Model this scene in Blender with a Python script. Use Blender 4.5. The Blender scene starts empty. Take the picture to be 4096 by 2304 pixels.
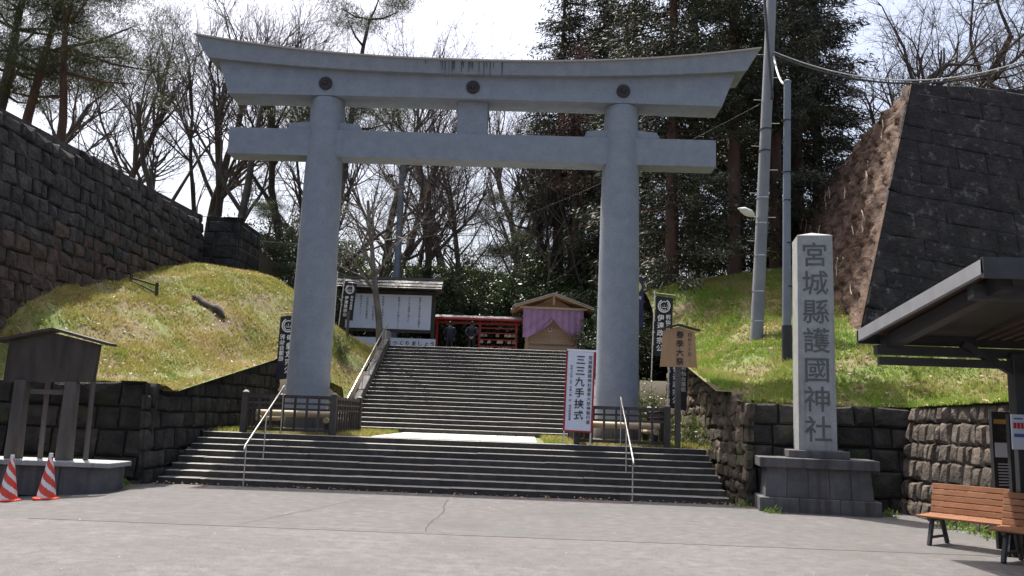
import bpy, bmesh, math, random
import numpy as np
from mathutils import Vector, Matrix, Quaternion

R = math.radians
scene = bpy.context.scene
COL = scene.collection
rng = np.random.default_rng(7)
random.seed(7)

# ------------------------------------------------------------------ camera
EYE = Vector((0.0, 0.0, 1.7))
yaw, pitch, roll = R(1.4), R(8.8), R(2.05)
fw = Vector((-math.sin(yaw)*math.cos(pitch), math.cos(yaw)*math.cos(pitch), math.sin(pitch)))
r0 = Vector((math.cos(yaw), math.sin(yaw), 0)); u0 = r0.cross(fw)
rv = r0*math.cos(roll)+u0*math.sin(roll); uv = -r0*math.sin(roll)+u0*math.cos(roll)
cd = bpy.data.cameras.new('camera'); cam = bpy.data.objects.new('camera', cd); COL.objects.link(cam)
cd.sensor_width = 36; cd.lens = 29.35; cd.clip_start = .05; cd.clip_end = 2000
cam.matrix_world = Matrix(((rv.x, uv.x, -fw.x, EYE.x), (rv.y, uv.y, -fw.y, EYE.y), (rv.z, uv.z, -fw.z, EYE.z), (0, 0, 0, 1)))
scene.camera = cam

# ------------------------------------------------------------------ sky, sun, exposure
SUN_EL, SUN_AZ = 66.0, -32.0          # degrees; azimuth from +Y towards +X
to_sun = Vector((math.sin(R(SUN_AZ))*math.cos(R(SUN_EL)), math.cos(R(SUN_AZ))*math.cos(R(SUN_EL)), math.sin(R(SUN_EL))))
w = bpy.data.worlds.new('World'); scene.world = w; w.use_nodes = True
nt = w.node_tree; nt.nodes.clear()
sky = nt.nodes.new('ShaderNodeTexSky'); sky.sky_type = 'NISHITA'; sky.sun_disc = False
sky.sun_elevation = R(SUN_EL); sky.sun_rotation = R(SUN_AZ); sky.altitude = 120
sky.air_density = 1.0; sky.dust_density = 8.0; sky.ozone_density = 1.0
bgn = nt.nodes.new('ShaderNodeBackground'); bgn.inputs['Strength'].default_value = .15
wo = nt.nodes.new('ShaderNodeOutputWorld')
nt.links.new(sky.outputs[0], bgn.inputs[0]); nt.links.new(bgn.outputs[0], wo.inputs[0])
sl = bpy.data.lights.new('sun', 'SUN'); sl.energy = 5.0; sl.angle = R(.55); sl.color = (1, .955, .88)
so = bpy.data.objects.new('sun', sl); COL.objects.link(so)
so.rotation_mode = 'QUATERNION'; so.rotation_quaternion = to_sun.to_track_quat('Z', 'Y'); so.location = (-10, 20, 40)
vs = scene.view_settings
vs.view_transform = 'Standard'; vs.look = 'None'; vs.gamma = 1; vs.use_curve_mapping = False; vs.exposure = .85
scene.cycles.max_bounces = 6; scene.cycles.transparent_max_bounces = 8
scene.cycles.use_denoising = True

# ------------------------------------------------------------------ materials
MATS = {}
def mat(name, cols, scale=6.0, rough=.8, bump=.0, bscale=None, metal=0.0, stops=None, trans=0.0, spec=.5,
        stretch=(1, 1, 1), detail=6, fine=0.0, rnd=0.0, patch=None, streak=None, bdist=.03):
    """procedural material: noise between colours; optional per-object value jitter, large patches, bump"""
    if name in MATS: return MATS[name]
    m = bpy.data.materials.new(name); MATS[name] = m; m.use_nodes = True
    n = m.node_tree.nodes; l = m.node_tree.links
    b = n['Principled BSDF']; out = n['Material Output']
    tc = n.new('ShaderNodeTexCoord'); geo = n.new('ShaderNodeNewGeometry')
    mp = n.new('ShaderNodeMapping'); mp.inputs['Scale'].default_value = stretch
    l.new(geo.outputs['Position'], mp.inputs['Vector'])
    def noise(sc, det=6, vec=None, ro=.6):
        t = n.new('ShaderNodeTexNoise'); t.inputs['Scale'].default_value = sc; t.inputs['Detail'].default_value = det
        t.inputs['Roughness'].default_value = ro
        l.new(vec or mp.outputs[0], t.inputs['Vector']); return t.outputs['Fac']
    cr = n.new('ShaderNodeValToRGB'); e = cr.color_ramp.elements
    k = len(cols)
    st = stops or [.32+.36*i/max(1, k-1) for i in range(k)]
    while len(e) < k: e.new(.5)
    for i, c in enumerate(cols):
        e[i].position = st[i]; e[i].color = (*c, 1)
    l.new(noise(scale, detail), cr.inputs[0]); c = cr.outputs[0]
    if patch:
        pc, ps, lo, hi = patch
        r_ = n.new('ShaderNodeMapRange'); r_.inputs[1].default_value = lo; r_.inputs[2].default_value = hi
        l.new(noise(ps, 4), r_.inputs[0])
        mx = n.new('ShaderNodeMix'); mx.data_type = 'RGBA'; mx.inputs[7].default_value = (*pc, 1)
        l.new(r_.outputs[0], mx.inputs[0]); l.new(c, mx.inputs[6]); c = mx.outputs[2]
    if streak:
        sc_, ss, lo, hi = streak
        mp2 = n.new('ShaderNodeMapping'); mp2.inputs['Scale'].default_value = (ss, ss, ss*.06)
        l.new(geo.outputs['Position'], mp2.inputs['Vector'])
        r_ = n.new('ShaderNodeMapRange'); r_.inputs[1].default_value = lo; r_.inputs[2].default_value = hi
        l.new(noise(1.0, 5, mp2.outputs[0]), r_.inputs[0])
        mx = n.new('ShaderNodeMix'); mx.data_type = 'RGBA'; mx.inputs[7].default_value = (*sc_, 1)
        l.new(r_.outputs[0], mx.inputs[0]); l.new(c, mx.inputs[6]); c = mx.outputs[2]
    if fine:
        r_ = n.new('ShaderNodeMapRange'); r_.inputs[1].default_value = .3; r_.inputs[2].default_value = .7
        r_.inputs[3].default_value = 1-fine; r_.inputs[4].default_value = 1+fine
        l.new(noise(95, 2), r_.inputs[0])
        mx = n.new('ShaderNodeMix'); mx.data_type = 'RGBA'; mx.blend_type = 'MULTIPLY'; mx.inputs[0].default_value = 1
        l.new(c, mx.inputs[6]); l.new(r_.outputs[0], mx.inputs[7]); c = mx.outputs[2]
    if rnd:
        oi = n.new('ShaderNodeObjectInfo'); r_ = n.new('ShaderNodeMapRange')
        r_.inputs[3].default_value = 1-rnd; r_.inputs[4].default_value = 1+rnd
        l.new(oi.outputs['Random'], r_.inputs[0])
        mx = n.new('ShaderNodeMix'); mx.data_type = 'RGBA'; mx.blend_type = 'MULTIPLY'; mx.inputs[0].default_value = 1
        l.new(c, mx.inputs[6]); l.new(r_.outputs[0], mx.inputs[7]); c = mx.outputs[2]
    l.new(c, b.inputs['Base Color'])
    b.inputs['Roughness'].default_value = rough; b.inputs['Metallic'].default_value = metal
    b.inputs['Specular IOR Level'].default_value = spec
    if bump:
        bp = n.new('ShaderNodeBump'); bp.inputs['Strength'].default_value = min(1, bump); bp.inputs['Distance'].default_value = bdist
        l.new(noise(bscale or scale*3, 8, ro=.65), bp.inputs['Height']); l.new(bp.outputs[0], b.inputs['Normal'])
    if trans:
        tr = n.new('ShaderNodeBsdfTranslucent'); l.new(c, tr.inputs['Color'])
        ms = n.new('ShaderNodeMixShader'); ms.inputs[0].default_value = trans
        l.new(b.outputs[0], ms.inputs[1]); l.new(tr.outputs[0], ms.inputs[2]); l.new(ms.outputs[0], out.inputs['Surface'])
    return m

mat('torii', [(.19, .215, .252), (.235, .262, .3)], 3.2, .85, .25, 40, fine=.4, streak=((.15, .17, .2), 3.0, .64, .84))
mat('torii_stain', [(.06, .065, .07), (.1, .1, .1)], 8, .9)
mat('copper', [(.42, .38, .33), (.3, .28, .26)], 3, .55)
mat('crest', [(.018, .012, .011), (.035, .022, .02)], 20, .5, .2, 60)
mat('step', [(.022, .02, .017), (.036, .033, .029), (.055, .051, .045)], 5, .7, .25, 40, fine=.25, rnd=.25, patch=((.042, .034, .022), .9, .52, .75))  # riser faces; their shade is worked into the dark colour
mat('step_tread_lit', [(.12, .113, .102), (.18, .17, .155)], 5, .5, .2, 40, fine=.2, rnd=.15, patch=((.2, .19, .15), .9, .55, .78))  # treads, painted lighter than the risers for the sun on them
mat('step_edge_lit', [(.27, .262, .245), (.38, .37, .345)], 3, .5, .2, 40, fine=.2, rnd=.15)  # pale nosing colour stands in for the sun highlight along each step
mat('step_core', [(.06, .058, .05), (.1, .095, .085)], 5, .9)
mat('paving', [(.42, .41, .39), (.52, .5, .48)], 3, .7, .15, 50, fine=.15, rnd=.1)
mat('asphalt', [(.08, .0755, .0765), (.104, .097, .098), (.136, .127, .128)], 4.5, .92, .7, 70, fine=.5, detail=14, patch=((.086, .088, .084), .5, .45, .7), streak=((.074, .07, .07), .5, .6, .8))
mat('asphalt_near', [(.09, .0845, .085), (.116, .109, .109), (.145, .136, .136)], 5, .92, .7, 70, fine=.5, detail=14, patch=((.09, .086, .085), .6, .45, .7))
mat('crack', [(.03, .03, .03), (.05, .05, .045)], 5, .95)
mat('granite', [(.24, .246, .245), (.32, .324, .32)], 4, .75, .15, 70, fine=.3, streak=((.13, .115, .105), 4, .58, .8))
mat('granite_dark', [(.062, .06, .062), (.115, .112, .112)], 2.2, .8, .2, 50, fine=.25, rnd=.12, streak=((.045, .037, .036), 5, .5, .72))
mat('carving', [(.085, .087, .088), (.12, .122, .122)], 8, .9)
mat('wall_grey', [(.01, .0095, .011), (.026, .025, .027), (.056, .054, .055)], 2.6, .9, .9, 9, rnd=.35, patch=((.17, .165, .16), 6, .66, .76), stops=[.35, .52, .72], bdist=.09)
mat('wall_brown', [(.022, .014, .012), (.045, .03, .025), (.08, .06, .05)], 3.0, .92, .9, 9, rnd=.35, patch=((.16, .145, .13), 5, .68, .78), bdist=.09)
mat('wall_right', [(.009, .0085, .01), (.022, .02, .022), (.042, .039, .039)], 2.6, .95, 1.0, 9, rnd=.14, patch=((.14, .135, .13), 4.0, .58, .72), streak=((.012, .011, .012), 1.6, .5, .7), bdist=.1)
mat('wall_moss', [(.016, .0145, .0125), (.034, .03, .026), (.064, .058, .05)], 2.5, .92, .9, 9, rnd=.4, patch=((.045, .05, .022), 2.2, .55, .7), bdist=.09)
mat('wall_tan', [(.04, .03, .023), (.085, .066, .052), (.15, .125, .1)], 4, .92, 1.0, 10, rnd=.3, bdist=.09)
mat('wall_rough', [(.05, .036, .026), (.1, .075, .055), (.17, .135, .1)], 4, .95, 1.0, 10, rnd=.4, patch=((.07, .08, .03), 2.5, .52, .66), bdist=.09)
mat('earth_face', [(.042, .023, .016), (.09, .052, .036), (.145, .095, .068)], 2.6, .95, 1.0, 7, patch=((.2, .16, .12), 9, .66, .78), bdist=.09)
mat('joint', [(.012, .011, .01), (.022, .021, .019)], 5, .95)
mat('soil', [(.1, .07, .04), (.155, .115, .065), (.13, .13, .045)], 1.6, .95, .6, 14, patch=((.11, .14, .035), .45, .42, .6))
mat('grass_l', [(.42, .34, .15), (.31, .285, .08), (.18, .25, .04)], .55, .7, trans=.42, detail=4, patch=((.3, .21, .09), .33, .58, .72))
mat('grass_r', [(.36, .32, .12), (.22, .29, .05), (.15, .27, .03)], .6, .7, trans=.42, detail=4, patch=((.28, .2, .085), .4, .58, .74))
mat('dead_leaf', [(.28, .16, .08), (.45, .33, .2)], 30, .8, trans=.2)
mat('pale_leaf', [(.5, .42, .3), (.62, .55, .42)], 30, .7, trans=.2)
mat('hill', [(.05, .04, .025), (.1, .085, .045), (.08, .1, .03)], .5, .95, .5, 6)
mat('bark', [(.045, .037, .032), (.1, .085, .075)], 3, .95, .8, 14, stretch=(1, 1, .25), rnd=.25)
mat('bark_red', [(.06, .035, .028), (.14, .075, .055)], 3, .95, .8, 14, stretch=(1, 1, .3), rnd=.2)
mat('bark_pale', [(.1, .088, .078), (.2, .18, .16)], 5, .9, .5, 20, stretch=(1, 1, .3))
mat('twig', [(.055, .042, .038), (.1, .08, .072)], 2, .9, rnd=.3)
mat('leaf_dark', [(.018, .028, .012), (.035, .055, .018), (.07, .1, .03)], .9, .4, trans=.22, rnd=.35, spec=.55)
mat('leaf_mid', [(.035, .055, .015), (.07, .1, .025), (.15, .19, .04)], .8, .35, trans=.35, rnd=.3, spec=.6)
mat('cedar', [(.012, .018, .010), (.026, .036, .014), (.05, .055, .022)], .7, .6, trans=.12, rnd=.3, patch=((.065, .045, .025), .45, .6, .75))
mat('cedar_red', [(.1, .05, .04), (.2, .1, .075)], .8, .7, trans=.2)
mat('pine', [(.02, .032, .014), (.045, .06, .02), (.085, .1, .03)], .8, .55, trans=.15, rnd=.25)
mat('fern', [(.1, .19, .03), (.22, .32, .06)], 2, .5, trans=.4)
mat('steel', [(.5, .5, .5), (.62, .62, .62)], 12, .28, metal=1)
mat('concrete_pole', [(.16, .175, .2), (.22, .23, .245)], 1.2, .8, .1, 40, fine=.12, streak=((.17, .16, .15), 3, .6, .8))
mat('painted_pole', [(.13, .155, .19), (.17, .195, .23)], 2, .55)
mat('pole_black', [(.015, .015, .018), (.03, .03, .03)], 4, .6)
mat('cable', [(.03, .03, .032), (.05, .05, .05)], 6, .45)
mat('cable_grey', [(.32, .32, .33), (.45, .45, .45)], 6, .4)
mat('dark_wood', [(.03, .024, .019), (.065, .052, .042)], 5, .75, .3, 25, stretch=(1, 1, .2), rnd=.2)
mat('grey_wood', [(.07, .06, .052), (.13, .115, .1)], 4, .85, .35, 22, stretch=(1, 1, .2), rnd=.15)
mat('fence_wood', [(.028, .024, .021), (.07, .06, .052)], 6, .8, .3, 25, stretch=(1, 1, .25), rnd=.25)
mat('log', [(.32, .24, .16), (.5, .42, .31)], 6, .8, .2, 20, stretch=(.2, 1, 1))
mat('tan_wood', [(.34, .2, .1), (.42, .26, .135)], 3, .65, .1, 30, stretch=(3, 1, .4))
mat('stall_wood', [(.52, .35, .21), (.62, .44, .28)], 4, .7, .15, 30, stretch=(.3, 1, 2), rnd=.14)
mat('bench_wood', [(.21, .095, .052), (.28, .135, .072)], 5, .8, .15, 30, stretch=(.3, 1, 1), rnd=.12, spec=.2)
mat('iron', [(.012, .012, .014), (.025, .025, .028)], 6, .5)
mat('shelter_steel', [(.02, .02, .022), (.035, .035, .038)], 5, .5)
mat('shelter_fascia', [(.17, .175, .19), (.23, .235, .25)], 3, .5)
mat('shelter_soffit', [(.05, .031, .024), (.085, .054, .042)], 4, .7, stretch=(1, .3, 1))
mat('red_paint', [(.42, .025, .015), (.52, .04, .025)], 5, .35, rnd=.1)
mat('white_paint', [(.74, .74, .74), (.8, .8, .8)], 4, .5)
mat('board_white', [(.6, .63, .7), (.66, .69, .76)], 2, .45)
mat('ink', [(.015, .015, .018), (.025, .025, .03)], 6, .6)
mat('white_ink', [(.75, .75, .72), (.8, .8, .78)], 6, .7)
mat('red_ink', [(.45, .02, .03), (.52, .04, .05)], 6, .6)
mat('red_bar', [(.3, .012, .02), (.36, .02, .03)], 6, .6)
mat('blue_ink', [(.05, .1, .3), (.08, .14, .36)], 6, .6)
mat('orange_text', [(.5, .27, .05), (.55, .32, .07)], 6, .6)
mat('yellow_disc', [(.55, .5, .12), (.62, .57, .18)], 6, .6)
mat('flag_cloth', [(.012, .013, .022), (.022, .023, .035)], 3, .8, trans=.12)
mat('flag_navy', [(.018, .022, .06), (.028, .033, .085)], 3, .8, trans=.12)
mat('purple_cloth', [(.56, .32, .53), (.64, .39, .6)], 2, .75, trans=.3)
mat('tile_roof', [(.03, .03, .033), (.06, .06, .064)], 5, .5, rnd=.5)
mat('roof_sheet', [(.5, .5, .5), (.6, .6, .58)], 4, .35)
mat('cone_red', [(.55, .045, .02), (.62, .06, .03)], 5, .4)
mat('cone_white', [(.6, .6, .6), (.7, .7, .7)], 6, .35)
mat('bamboo', [(.55, .53, .48), (.66, .63, .57)], 5, .5)
mat('jacket', [(.012, .014, .022), (.022, .024, .035)], 14, .8, .3, 30)
mat('trousers_dark', [(.02, .02, .026), (.03, .03, .036)], 14, .85)
mat('trousers_pale', [(.36, .34, .3), (.44, .42, .37)], 10, .85, .3, 20)
mat('skin', [(.48, .29, .21), (.54, .34, .25)], 20, .5)
mat('hair', [(.012, .01, .01), (.03, .026, .024)], 30, .5)
mat('bag_blue', [(.04, .12, .26), (.08, .2, .4)], 8, .6)
mat('lamp_shell', [(.55, .55, .52), (.65, .65, .62)], 6, .35)
mat('ema_wood', [(.45, .34, .22), (.58, .46, .32)], 9, .7, rnd=.25)

# ------------------------------------------------------------------ object helpers
def tag(o, label=None, cat=None, group=None, kind=None):
    if label: o['label'] = label
    if cat: o['category'] = cat
    if group: o['group'] = group
    if kind: o['kind'] = kind
    return o
def link(o, parent=None):
    COL.objects.link(o)
    if parent is not None: o.parent = parent
    return o
def thing(name, label, cat, loc=(0, 0, 0), rotz=0, group=None):
    o = bpy.data.objects.new(name, None); o.empty_display_size = .2
    COL.objects.link(o); o.location = loc; o.rotation_euler = (0, 0, rotz)
    return tag(o, label, cat, group)

class MB:
    def __init__(s): s.v = []; s.f = []
    def add(s, vs, fs):
        k = len(s.v); s.v += [tuple(p) for p in vs]; s.f += [tuple(i+k for i in f) for f in fs]; return s
    def box(s, c, d, M=None, taper=1.0):
        x, y, z = [q/2 for q in d]; P = []
        for sz in (-1, 1):
            t = taper if sz > 0 else 1
            for sx, sy in ((-1, -1), (1, -1), (1, 1), (-1, 1)):
                p = Vector((sx*x*t, sy*y*t, sz*z))
                if M is not None: p = M @ p
                P.append(p+Vector(c))
        return s.add(P, [(0, 3, 2, 1), (4, 5, 6, 7), (0, 1, 5, 4), (1, 2, 6, 5), (2, 3, 7, 6), (3, 0, 4, 7)])
    def bar(s, a, b, wd, ht=None, up=(0, 0, 1)):
        a, b = Vector(a), Vector(b); d = b-a; L = d.length; d.normalize()
        up = Vector(up)
        if abs(d.dot(up)) > .98: up = Vector((0, 1, 0))
        x = d.cross(up).normalized(); z = x.cross(d)
        M = Matrix((x, d, z)).transposed()
        return s.box((a+b)/2, (wd, L, ht or wd), M)
    def tube(s, pts, rad, n=8, cap=True):
        pts = [Vector(p) for p in pts]
        if not hasattr(rad, '__len__'): rad = [rad]*len(pts)
        rings = []; ref = None
        for i, p in enumerate(pts):
            d = (pts[min(i+1, len(pts)-1)]-pts[max(i-1, 0)]).normalized()
            if ref is None:
                ref = Vector((1, 0, 0)) if abs(d.x) < .8 else Vector((0, 1, 0))
            a = (ref-d*ref.dot(d)).normalized(); b = d.cross(a); ref = a
            rings.append([p+(a*math.cos(t)+b*math.sin(t))*rad[i] for t in [2*math.pi*k/n for k in range(n)]])
        vs = [q for r in rings for q in r]; fs = []
        for i in range(len(pts)-1):
            for k in range(n):
                fs.append((i*n+k, i*n+(k+1) % n, (i+1)*n+(k+1) % n, (i+1)*n+k))
        if cap: fs.append(tuple(range(n))[::-1]); fs.append(tuple((len(pts)-1)*n+k for k in range(n)))
        return s.add(vs, fs)
    def lathe(s, prof, c=(0, 0, 0), n=20):
        vs = []; fs = []; c = Vector(c)
        for r, z in prof:
            for k in range(n):
                t = 2*math.pi*k/n; vs.append(c+Vector((r*math.cos(t), r*math.sin(t), z)))
        m = len(prof)
        for i in range(m-1):
            for k in range(n): fs.append((i*n+k, i*n+(k+1) % n, (i+1)*n+(k+1) % n, (i+1)*n+k))
        fs.append(tuple(range(n))[::-1]); fs.append(tuple((m-1)*n+k for k in range(n)))
        return s.add(vs, fs)
    def prism(s, poly, a, b):
        """poly list of 3-vectors (at offset 0); extruded from a to b (vectors)"""
        n = len(poly); a, b = Vector(a), Vector(b)
        vs = [Vector(p)+a for p in poly]+[Vector(p)+b for p in poly]
        fs = [tuple(range(n)), tuple(range(2*n-1, n-1, -1))]+[(i, i+n, (i+1) % n+n, (i+1) % n) for i in range(n)]
        return s.add(vs, fs)
    def mesh(s, name, m, smooth=False, bevel=0, seg=1):
        me = bpy.data.meshes.new(name); me.from_pydata(s.v, [], s.f); me.update()
        bm = bmesh.new(); bm.from_mesh(me); bmesh.ops.recalc_face_normals(bm, faces=bm.faces)
        if bevel: bmesh.ops.bevel(bm, geom=list(bm.edges), offset=bevel, segments=seg, affect='EDGES', clamp_overlap=True)
        bm.to_mesh(me); bm.free()
        me.materials.append(MATS[m] if isinstance(m, str) else m)
        if smooth:
            me.polygons.foreach_set('use_smooth', [True]*len(me.polygons))
            if smooth != 'all': me.set_sharp_from_angle(angle=R(40))
        return me
    def build(s, name, m, parent=None, smooth=False, bevel=0, seg=1, loc=None):
        o = bpy.data.objects.new(name, s.mesh(name, m, smooth, bevel, seg)); link(o, parent)
        if loc is not None: o.location = loc
        return o

def np_mesh(name, V, F, m, smooth=False):
    """V (n,3), F (k,3|4) arrays"""
    me = bpy.data.meshes.new(name); k = F.shape[1]
    me.vertices.add(len(V)); me.vertices.foreach_set('co', np.asarray(V, np.float32).ravel())
    me.loops.add(F.size); me.loops.foreach_set('vertex_index', np.asarray(F, np.int32).ravel())
    me.polygons.add(len(F)); me.polygons.foreach_set('loop_start', np.arange(0, F.size, k, dtype=np.int32))
    if smooth: me.polygons.foreach_set('use_smooth', np.ones(len(F), bool))
    me.update(calc_edges=True); me.materials.append(MATS[m]); return me
def np_obj(name, V, F, m, parent=None, smooth=False):
    return link(bpy.data.objects.new(name, np_mesh(name, V, F, m, smooth)), parent)

def text_mesh(body, size, m, depth=.004, bold=0.0, vertical=True, spacing=1.0, mirror=False, name='lettering'):
    """writing as thin raised mesh in local XZ plane facing -Y; vertical text runs downward from origin, centred in x"""
    V = []; F = []; dg = bpy.context.evaluated_depsgraph_get
    chars = list(body) if vertical else [body]
    mb = MB()
    for i, ch in enumerate(chars):
        if ch.strip() == '': continue
        c = bpy.data.curves.new('t', 'FONT'); c.body = ch; c.size = size; c.align_x = 'CENTER'; c.align_y = 'CENTER'
        c.extrude = depth; c.resolution_u = 1
        o = bpy.data.objects.new('t', c); COL.objects.link(o); bpy.context.view_layer.update()
        me = bpy.data.meshes.new_from_object(o.evaluated_get(dg())); bpy.data.objects.remove(o); bpy.data.curves.remove(c)
        z0 = -i*size*1.04*spacing
        sg = -1 if mirror else 1
        if vertical:
            cy = 0.0
        fs_ = [tuple(p.vertices) for p in me.polygons]; b_ = bold*size
        offs = ((0, 0), (b_, 0), (-b_, 0), (0, b_), (0, -b_)) if size > .15 else (((b_*.6, 0), (-b_*.6, 0)) if bold else ((0, 0),))
        for q_, (ox, oz) in enumerate(offs):
            mb.add([(sg*(v.co.x+ox), -v.co.z-.0006*q_, v.co.y+z0+oz) for v in me.vertices], fs_)
        bpy.data.meshes.remove(me)
    me = bpy.data.meshes.new(name); me.from_pydata(mb.v, [], mb.f); me.update(); me.materials.append(MATS[m]); return me
def text(parent, body, size, loc, m='ink', name='lettering', **k):
    o = bpy.data.objects.new(name, text_mesh(body, size, m, name=name, **k)); link(o, parent); o.location = loc; return o

def smooth01(t): t = np.clip(t, 0, 1); return t*t*(3-2*t)

# ------------------------------------------------------------------ setting: road
H1 = 1.09            # landing height
TOP = 4.43           # upper terrace height
AX = -1.84           # axis of gate and stairs
def road_z(x, y):
    x = np.asarray(x, float); y = np.asarray(y, float)
    return -.075*np.clip(-7.3-x, 0, 4)*smooth01((18.6-y)/1.5)
def grid(name, xs, ys, zf, m, smooth=True):
    X, Y = np.meshgrid(xs, ys); Z = zf(X, Y)
    V = np.stack([X, Y, Z], -1).reshape(-1, 3); nx, ny = len(xs), len(ys)
    i = np.arange((ny-1)*(nx-1)); r_, c_ = i//(nx-1), i % (nx-1); a = r_*nx+c_
    return np_obj(name, V, np.stack([a, a+1, a+nx+1, a+nx], -1), m, smooth=smooth)
o = grid('pavement', np.concatenate([[-300, -60, -30], np.arange(-20, 12, .8), [30, 60, 300]]),
         np.concatenate([[12.4], np.arange(12.8, 19.3, .5)]), road_z, 'asphalt'); tag(o, kind='structure')
o = grid('road', np.array([-300, -60, -30, -12, -7.3, 0, 10, 30, 60, 300.]), np.array([-300, -100, -30, -10, 0, 6, 9, 12.392]),
         lambda x, y: road_z(x, y)-.003, 'asphalt_near'); tag(o, kind='structure')
# tar lines and cracks in the asphalt
def crack(pts, wd):
    mb = MB(); L = []
    for i, (x, y) in enumerate(pts):
        x += random.uniform(-.02, .02); L += [(x-wd*random.uniform(.5, 1), y, float(road_z(x, y))+.004), (x+wd*random.uniform(.5, 1), y, float(road_z(x, y))+.004)]
    mb.add(L, [(2*i, 2*i+1, 2*i+3, 2*i+2) for i in range(len(pts)-1)])
    tag(mb.build('asphalt_crack', 'crack'), kind='structure')
crack([(-1.43-.11*t-.04*math.sin(t*9), 12.6+4.8*t) for t in np.linspace(0, 1, 26)], .014)
crack([(-4.2+1.0*t, 12.6+4.4*t) for t in np.linspace(0, 1, 20)], .009)

# ------------------------------------------------------------------ setting: hill behind
def hill_z(x, y):
    d = np.abs(x-AX+.6)
    z = TOP-.02+2.9*smooth01((d-7.0)/6)*smooth01((y-30)/5)+1.2*smooth01((d-14)/14)
    z = z+2.6*smooth01((y-44)/14)+.05*np.clip(y-60, 0, 200)
    z = z+.25*np.sin(x*.9+y*.4)*smooth01((d-8)/4)
    return z
o = grid('hill', np.concatenate([[-300, -150, -90], np.arange(-60, 61, 1.5), [90, 150, 300]]),
         np.concatenate([np.arange(33.9, 70, 1.2), [80, 100, 140, 200, 400]]), hill_z, 'hill'); tag(o, kind='structure')

# ------------------------------------------------------------------ setting: banks (heightfields through control points)
def tps(ctrl):
    C = np.array(ctrl, float); P = C[:, :2]; n = len(P)
    def K(a, b):
        r2 = ((a[:, None]-b[None])**2).sum(-1); return np.where(r2 > 0, .5*r2*np.log(np.maximum(r2, 1e-12)), 0)
    A = np.zeros((n+3, n+3)); A[:n, :n] = K(P, P)+np.eye(n)*.6; A[:n, n] = 1; A[:n, n+1:] = P; A[n, :n] = 1; A[n+1:, :n] = P.T
    wgt = np.linalg.solve(A, np.concatenate([C[:, 2], [0, 0, 0]]))
    def f(x, y):
        q = np.stack([np.asarray(x, float).ravel(), np.asarray(y, float).ravel()], -1)
        z = K(q, P)@wgt[:n]+wgt[n]+q@wgt[n+1:]
        return z.reshape(np.shape(x))
    return f
left_z0 = tps([(-8.3, 18.8, 2.15), (-10, 18.8, 2.12), (-12, 18.8, 2.15), (-16, 18.8, 2.4), (-8.4, 20, 2.05), (-8.3, 23, 2.65), (-8.0, 27, 3.3),
               (-13.4, 20.5, 4.0), (-13.8, 27, 5.85), (-13.7, 34, 7.3), (-13.3, 29, 6.4), (-11.15, 31, 6.75), (-9.2, 31, 6.1), (-9.2, 35, 6.0), (-11, 35.5, 7.0),
               (-6.2, 27.2, 2.15), (-6.2, 30, 3.0), (-6.2, 33.5, 4.35), (-7.4, 33, 4.6), (-7.9, 36, 4.6), (-11, 22, 3.3), (-10.5, 27, 5.05), (-17, 20, 4.6), (-17, 30, 7)])
def left_edge(y): return np.where(y < 19.4, np.maximum(2.0, 2.2-.25*(y-18.35)), 2.0+(y-19.4)*.17)
def left_z(x, y):
    x = np.asarray(x, float); y = np.asarray(y, float)
    z = left_z0(x, y)+.05*np.sin(x*2.1+y*1.3)+.04*np.sin(x*3.3-y*2.7)
    wf = smooth01((19.9-y)/1.1); z = z*(1-wf)+wf*(2.19+np.clip(-12-x, 0, 9)*.12)
    ws = smooth01((x+9.5)/1.1)*(1-smooth01((y-26.4)/1.2)); return z*(1-ws)+ws*(left_edge(y)+.03)
right_z0 = tps([(4.95, 18.9, 2.2), (8.4, 18.7, 2.15), (8.6, 15, 2.25), (8.8, 11, 2.3), (4.95, 23, 3.0), (4.95, 28, 4.26), (6.74, 25, 4.4), (6.88, 22.5, 3.4), (9.4, 24, 4.5),
                (5.4, 31, 6.7), (7.6, 31, 7.0), (12, 22, 4.4), (12, 18.5, 3.2), (12, 14, 3.0), (5.2, 34, 7.0), (9.5, 31, 7.4), (14, 30, 7), (18, 20, 4), (18, 12, 3.2), (10, 21, 3.8)])
def right_edge(y): return np.where(y > 19.5, 4.2-.215*(28-y), 2.25)
def right_z(x, y):
    x = np.asarray(x, float); y = np.asarray(y, float)
    z = right_z0(x, y)+.05*np.sin(x*2.3+y*1.1)+.04*np.sin(x*3.1-y*2.9)
    ws = smooth01((6.1-x)/1.3)*(1-smooth01((y-27.2)/1.2)); z = z*(1-ws)+ws*(right_edge(y)+.03)
    wf = smooth01((19.8-y)/1.2)*smooth01((9.4-x)/1.0)*(y > 18.0); z = z*(1-wf)+wf*2.22
    wx = smooth01((9.6-x)/1.0)*(y <= 18.0); return z*(1-wx)+wx*(2.2+.012*(18.4-y)+.03)
def bank(name, x0, x1, y0, y1, zf, keep, st=.35):
    xs = np.arange(x0, x1+.01, st); ys = np.arange(y0, y1+.01, st)
    X, Y = np.meshgrid(xs, ys); Z = zf(X, Y); nx, ny = len(xs), len(ys)
    V = np.stack([X, Y, Z], -1).reshape(-1, 3)
    i = np.arange((ny-1)*(nx-1)); a = (i//(nx-1))*nx+i % (nx-1)
    F = np.stack([a, a+1, a+nx+1, a+nx], -1); cx = V[F].mean(1); F = F[keep(cx[:, 0], cx[:, 1])]
    o = np_obj(name, V, F, 'soil', smooth=True); return tag(o, kind='structure')
keepL = lambda x, y: (x < -8.2) | ((y > 27.0) & (x < -6.05))
keepR = lambda x, y: ((x > 4.5+(y < 20)*.3) & (y > 18.75)) | (x > 8.25)
bank('grass_bank_left', -19, -6.0, 18.75, 36, left_z, keepL)
bank('grass_bank_right', 4.4, 24, 9, 36, right_z, keepR)
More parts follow.
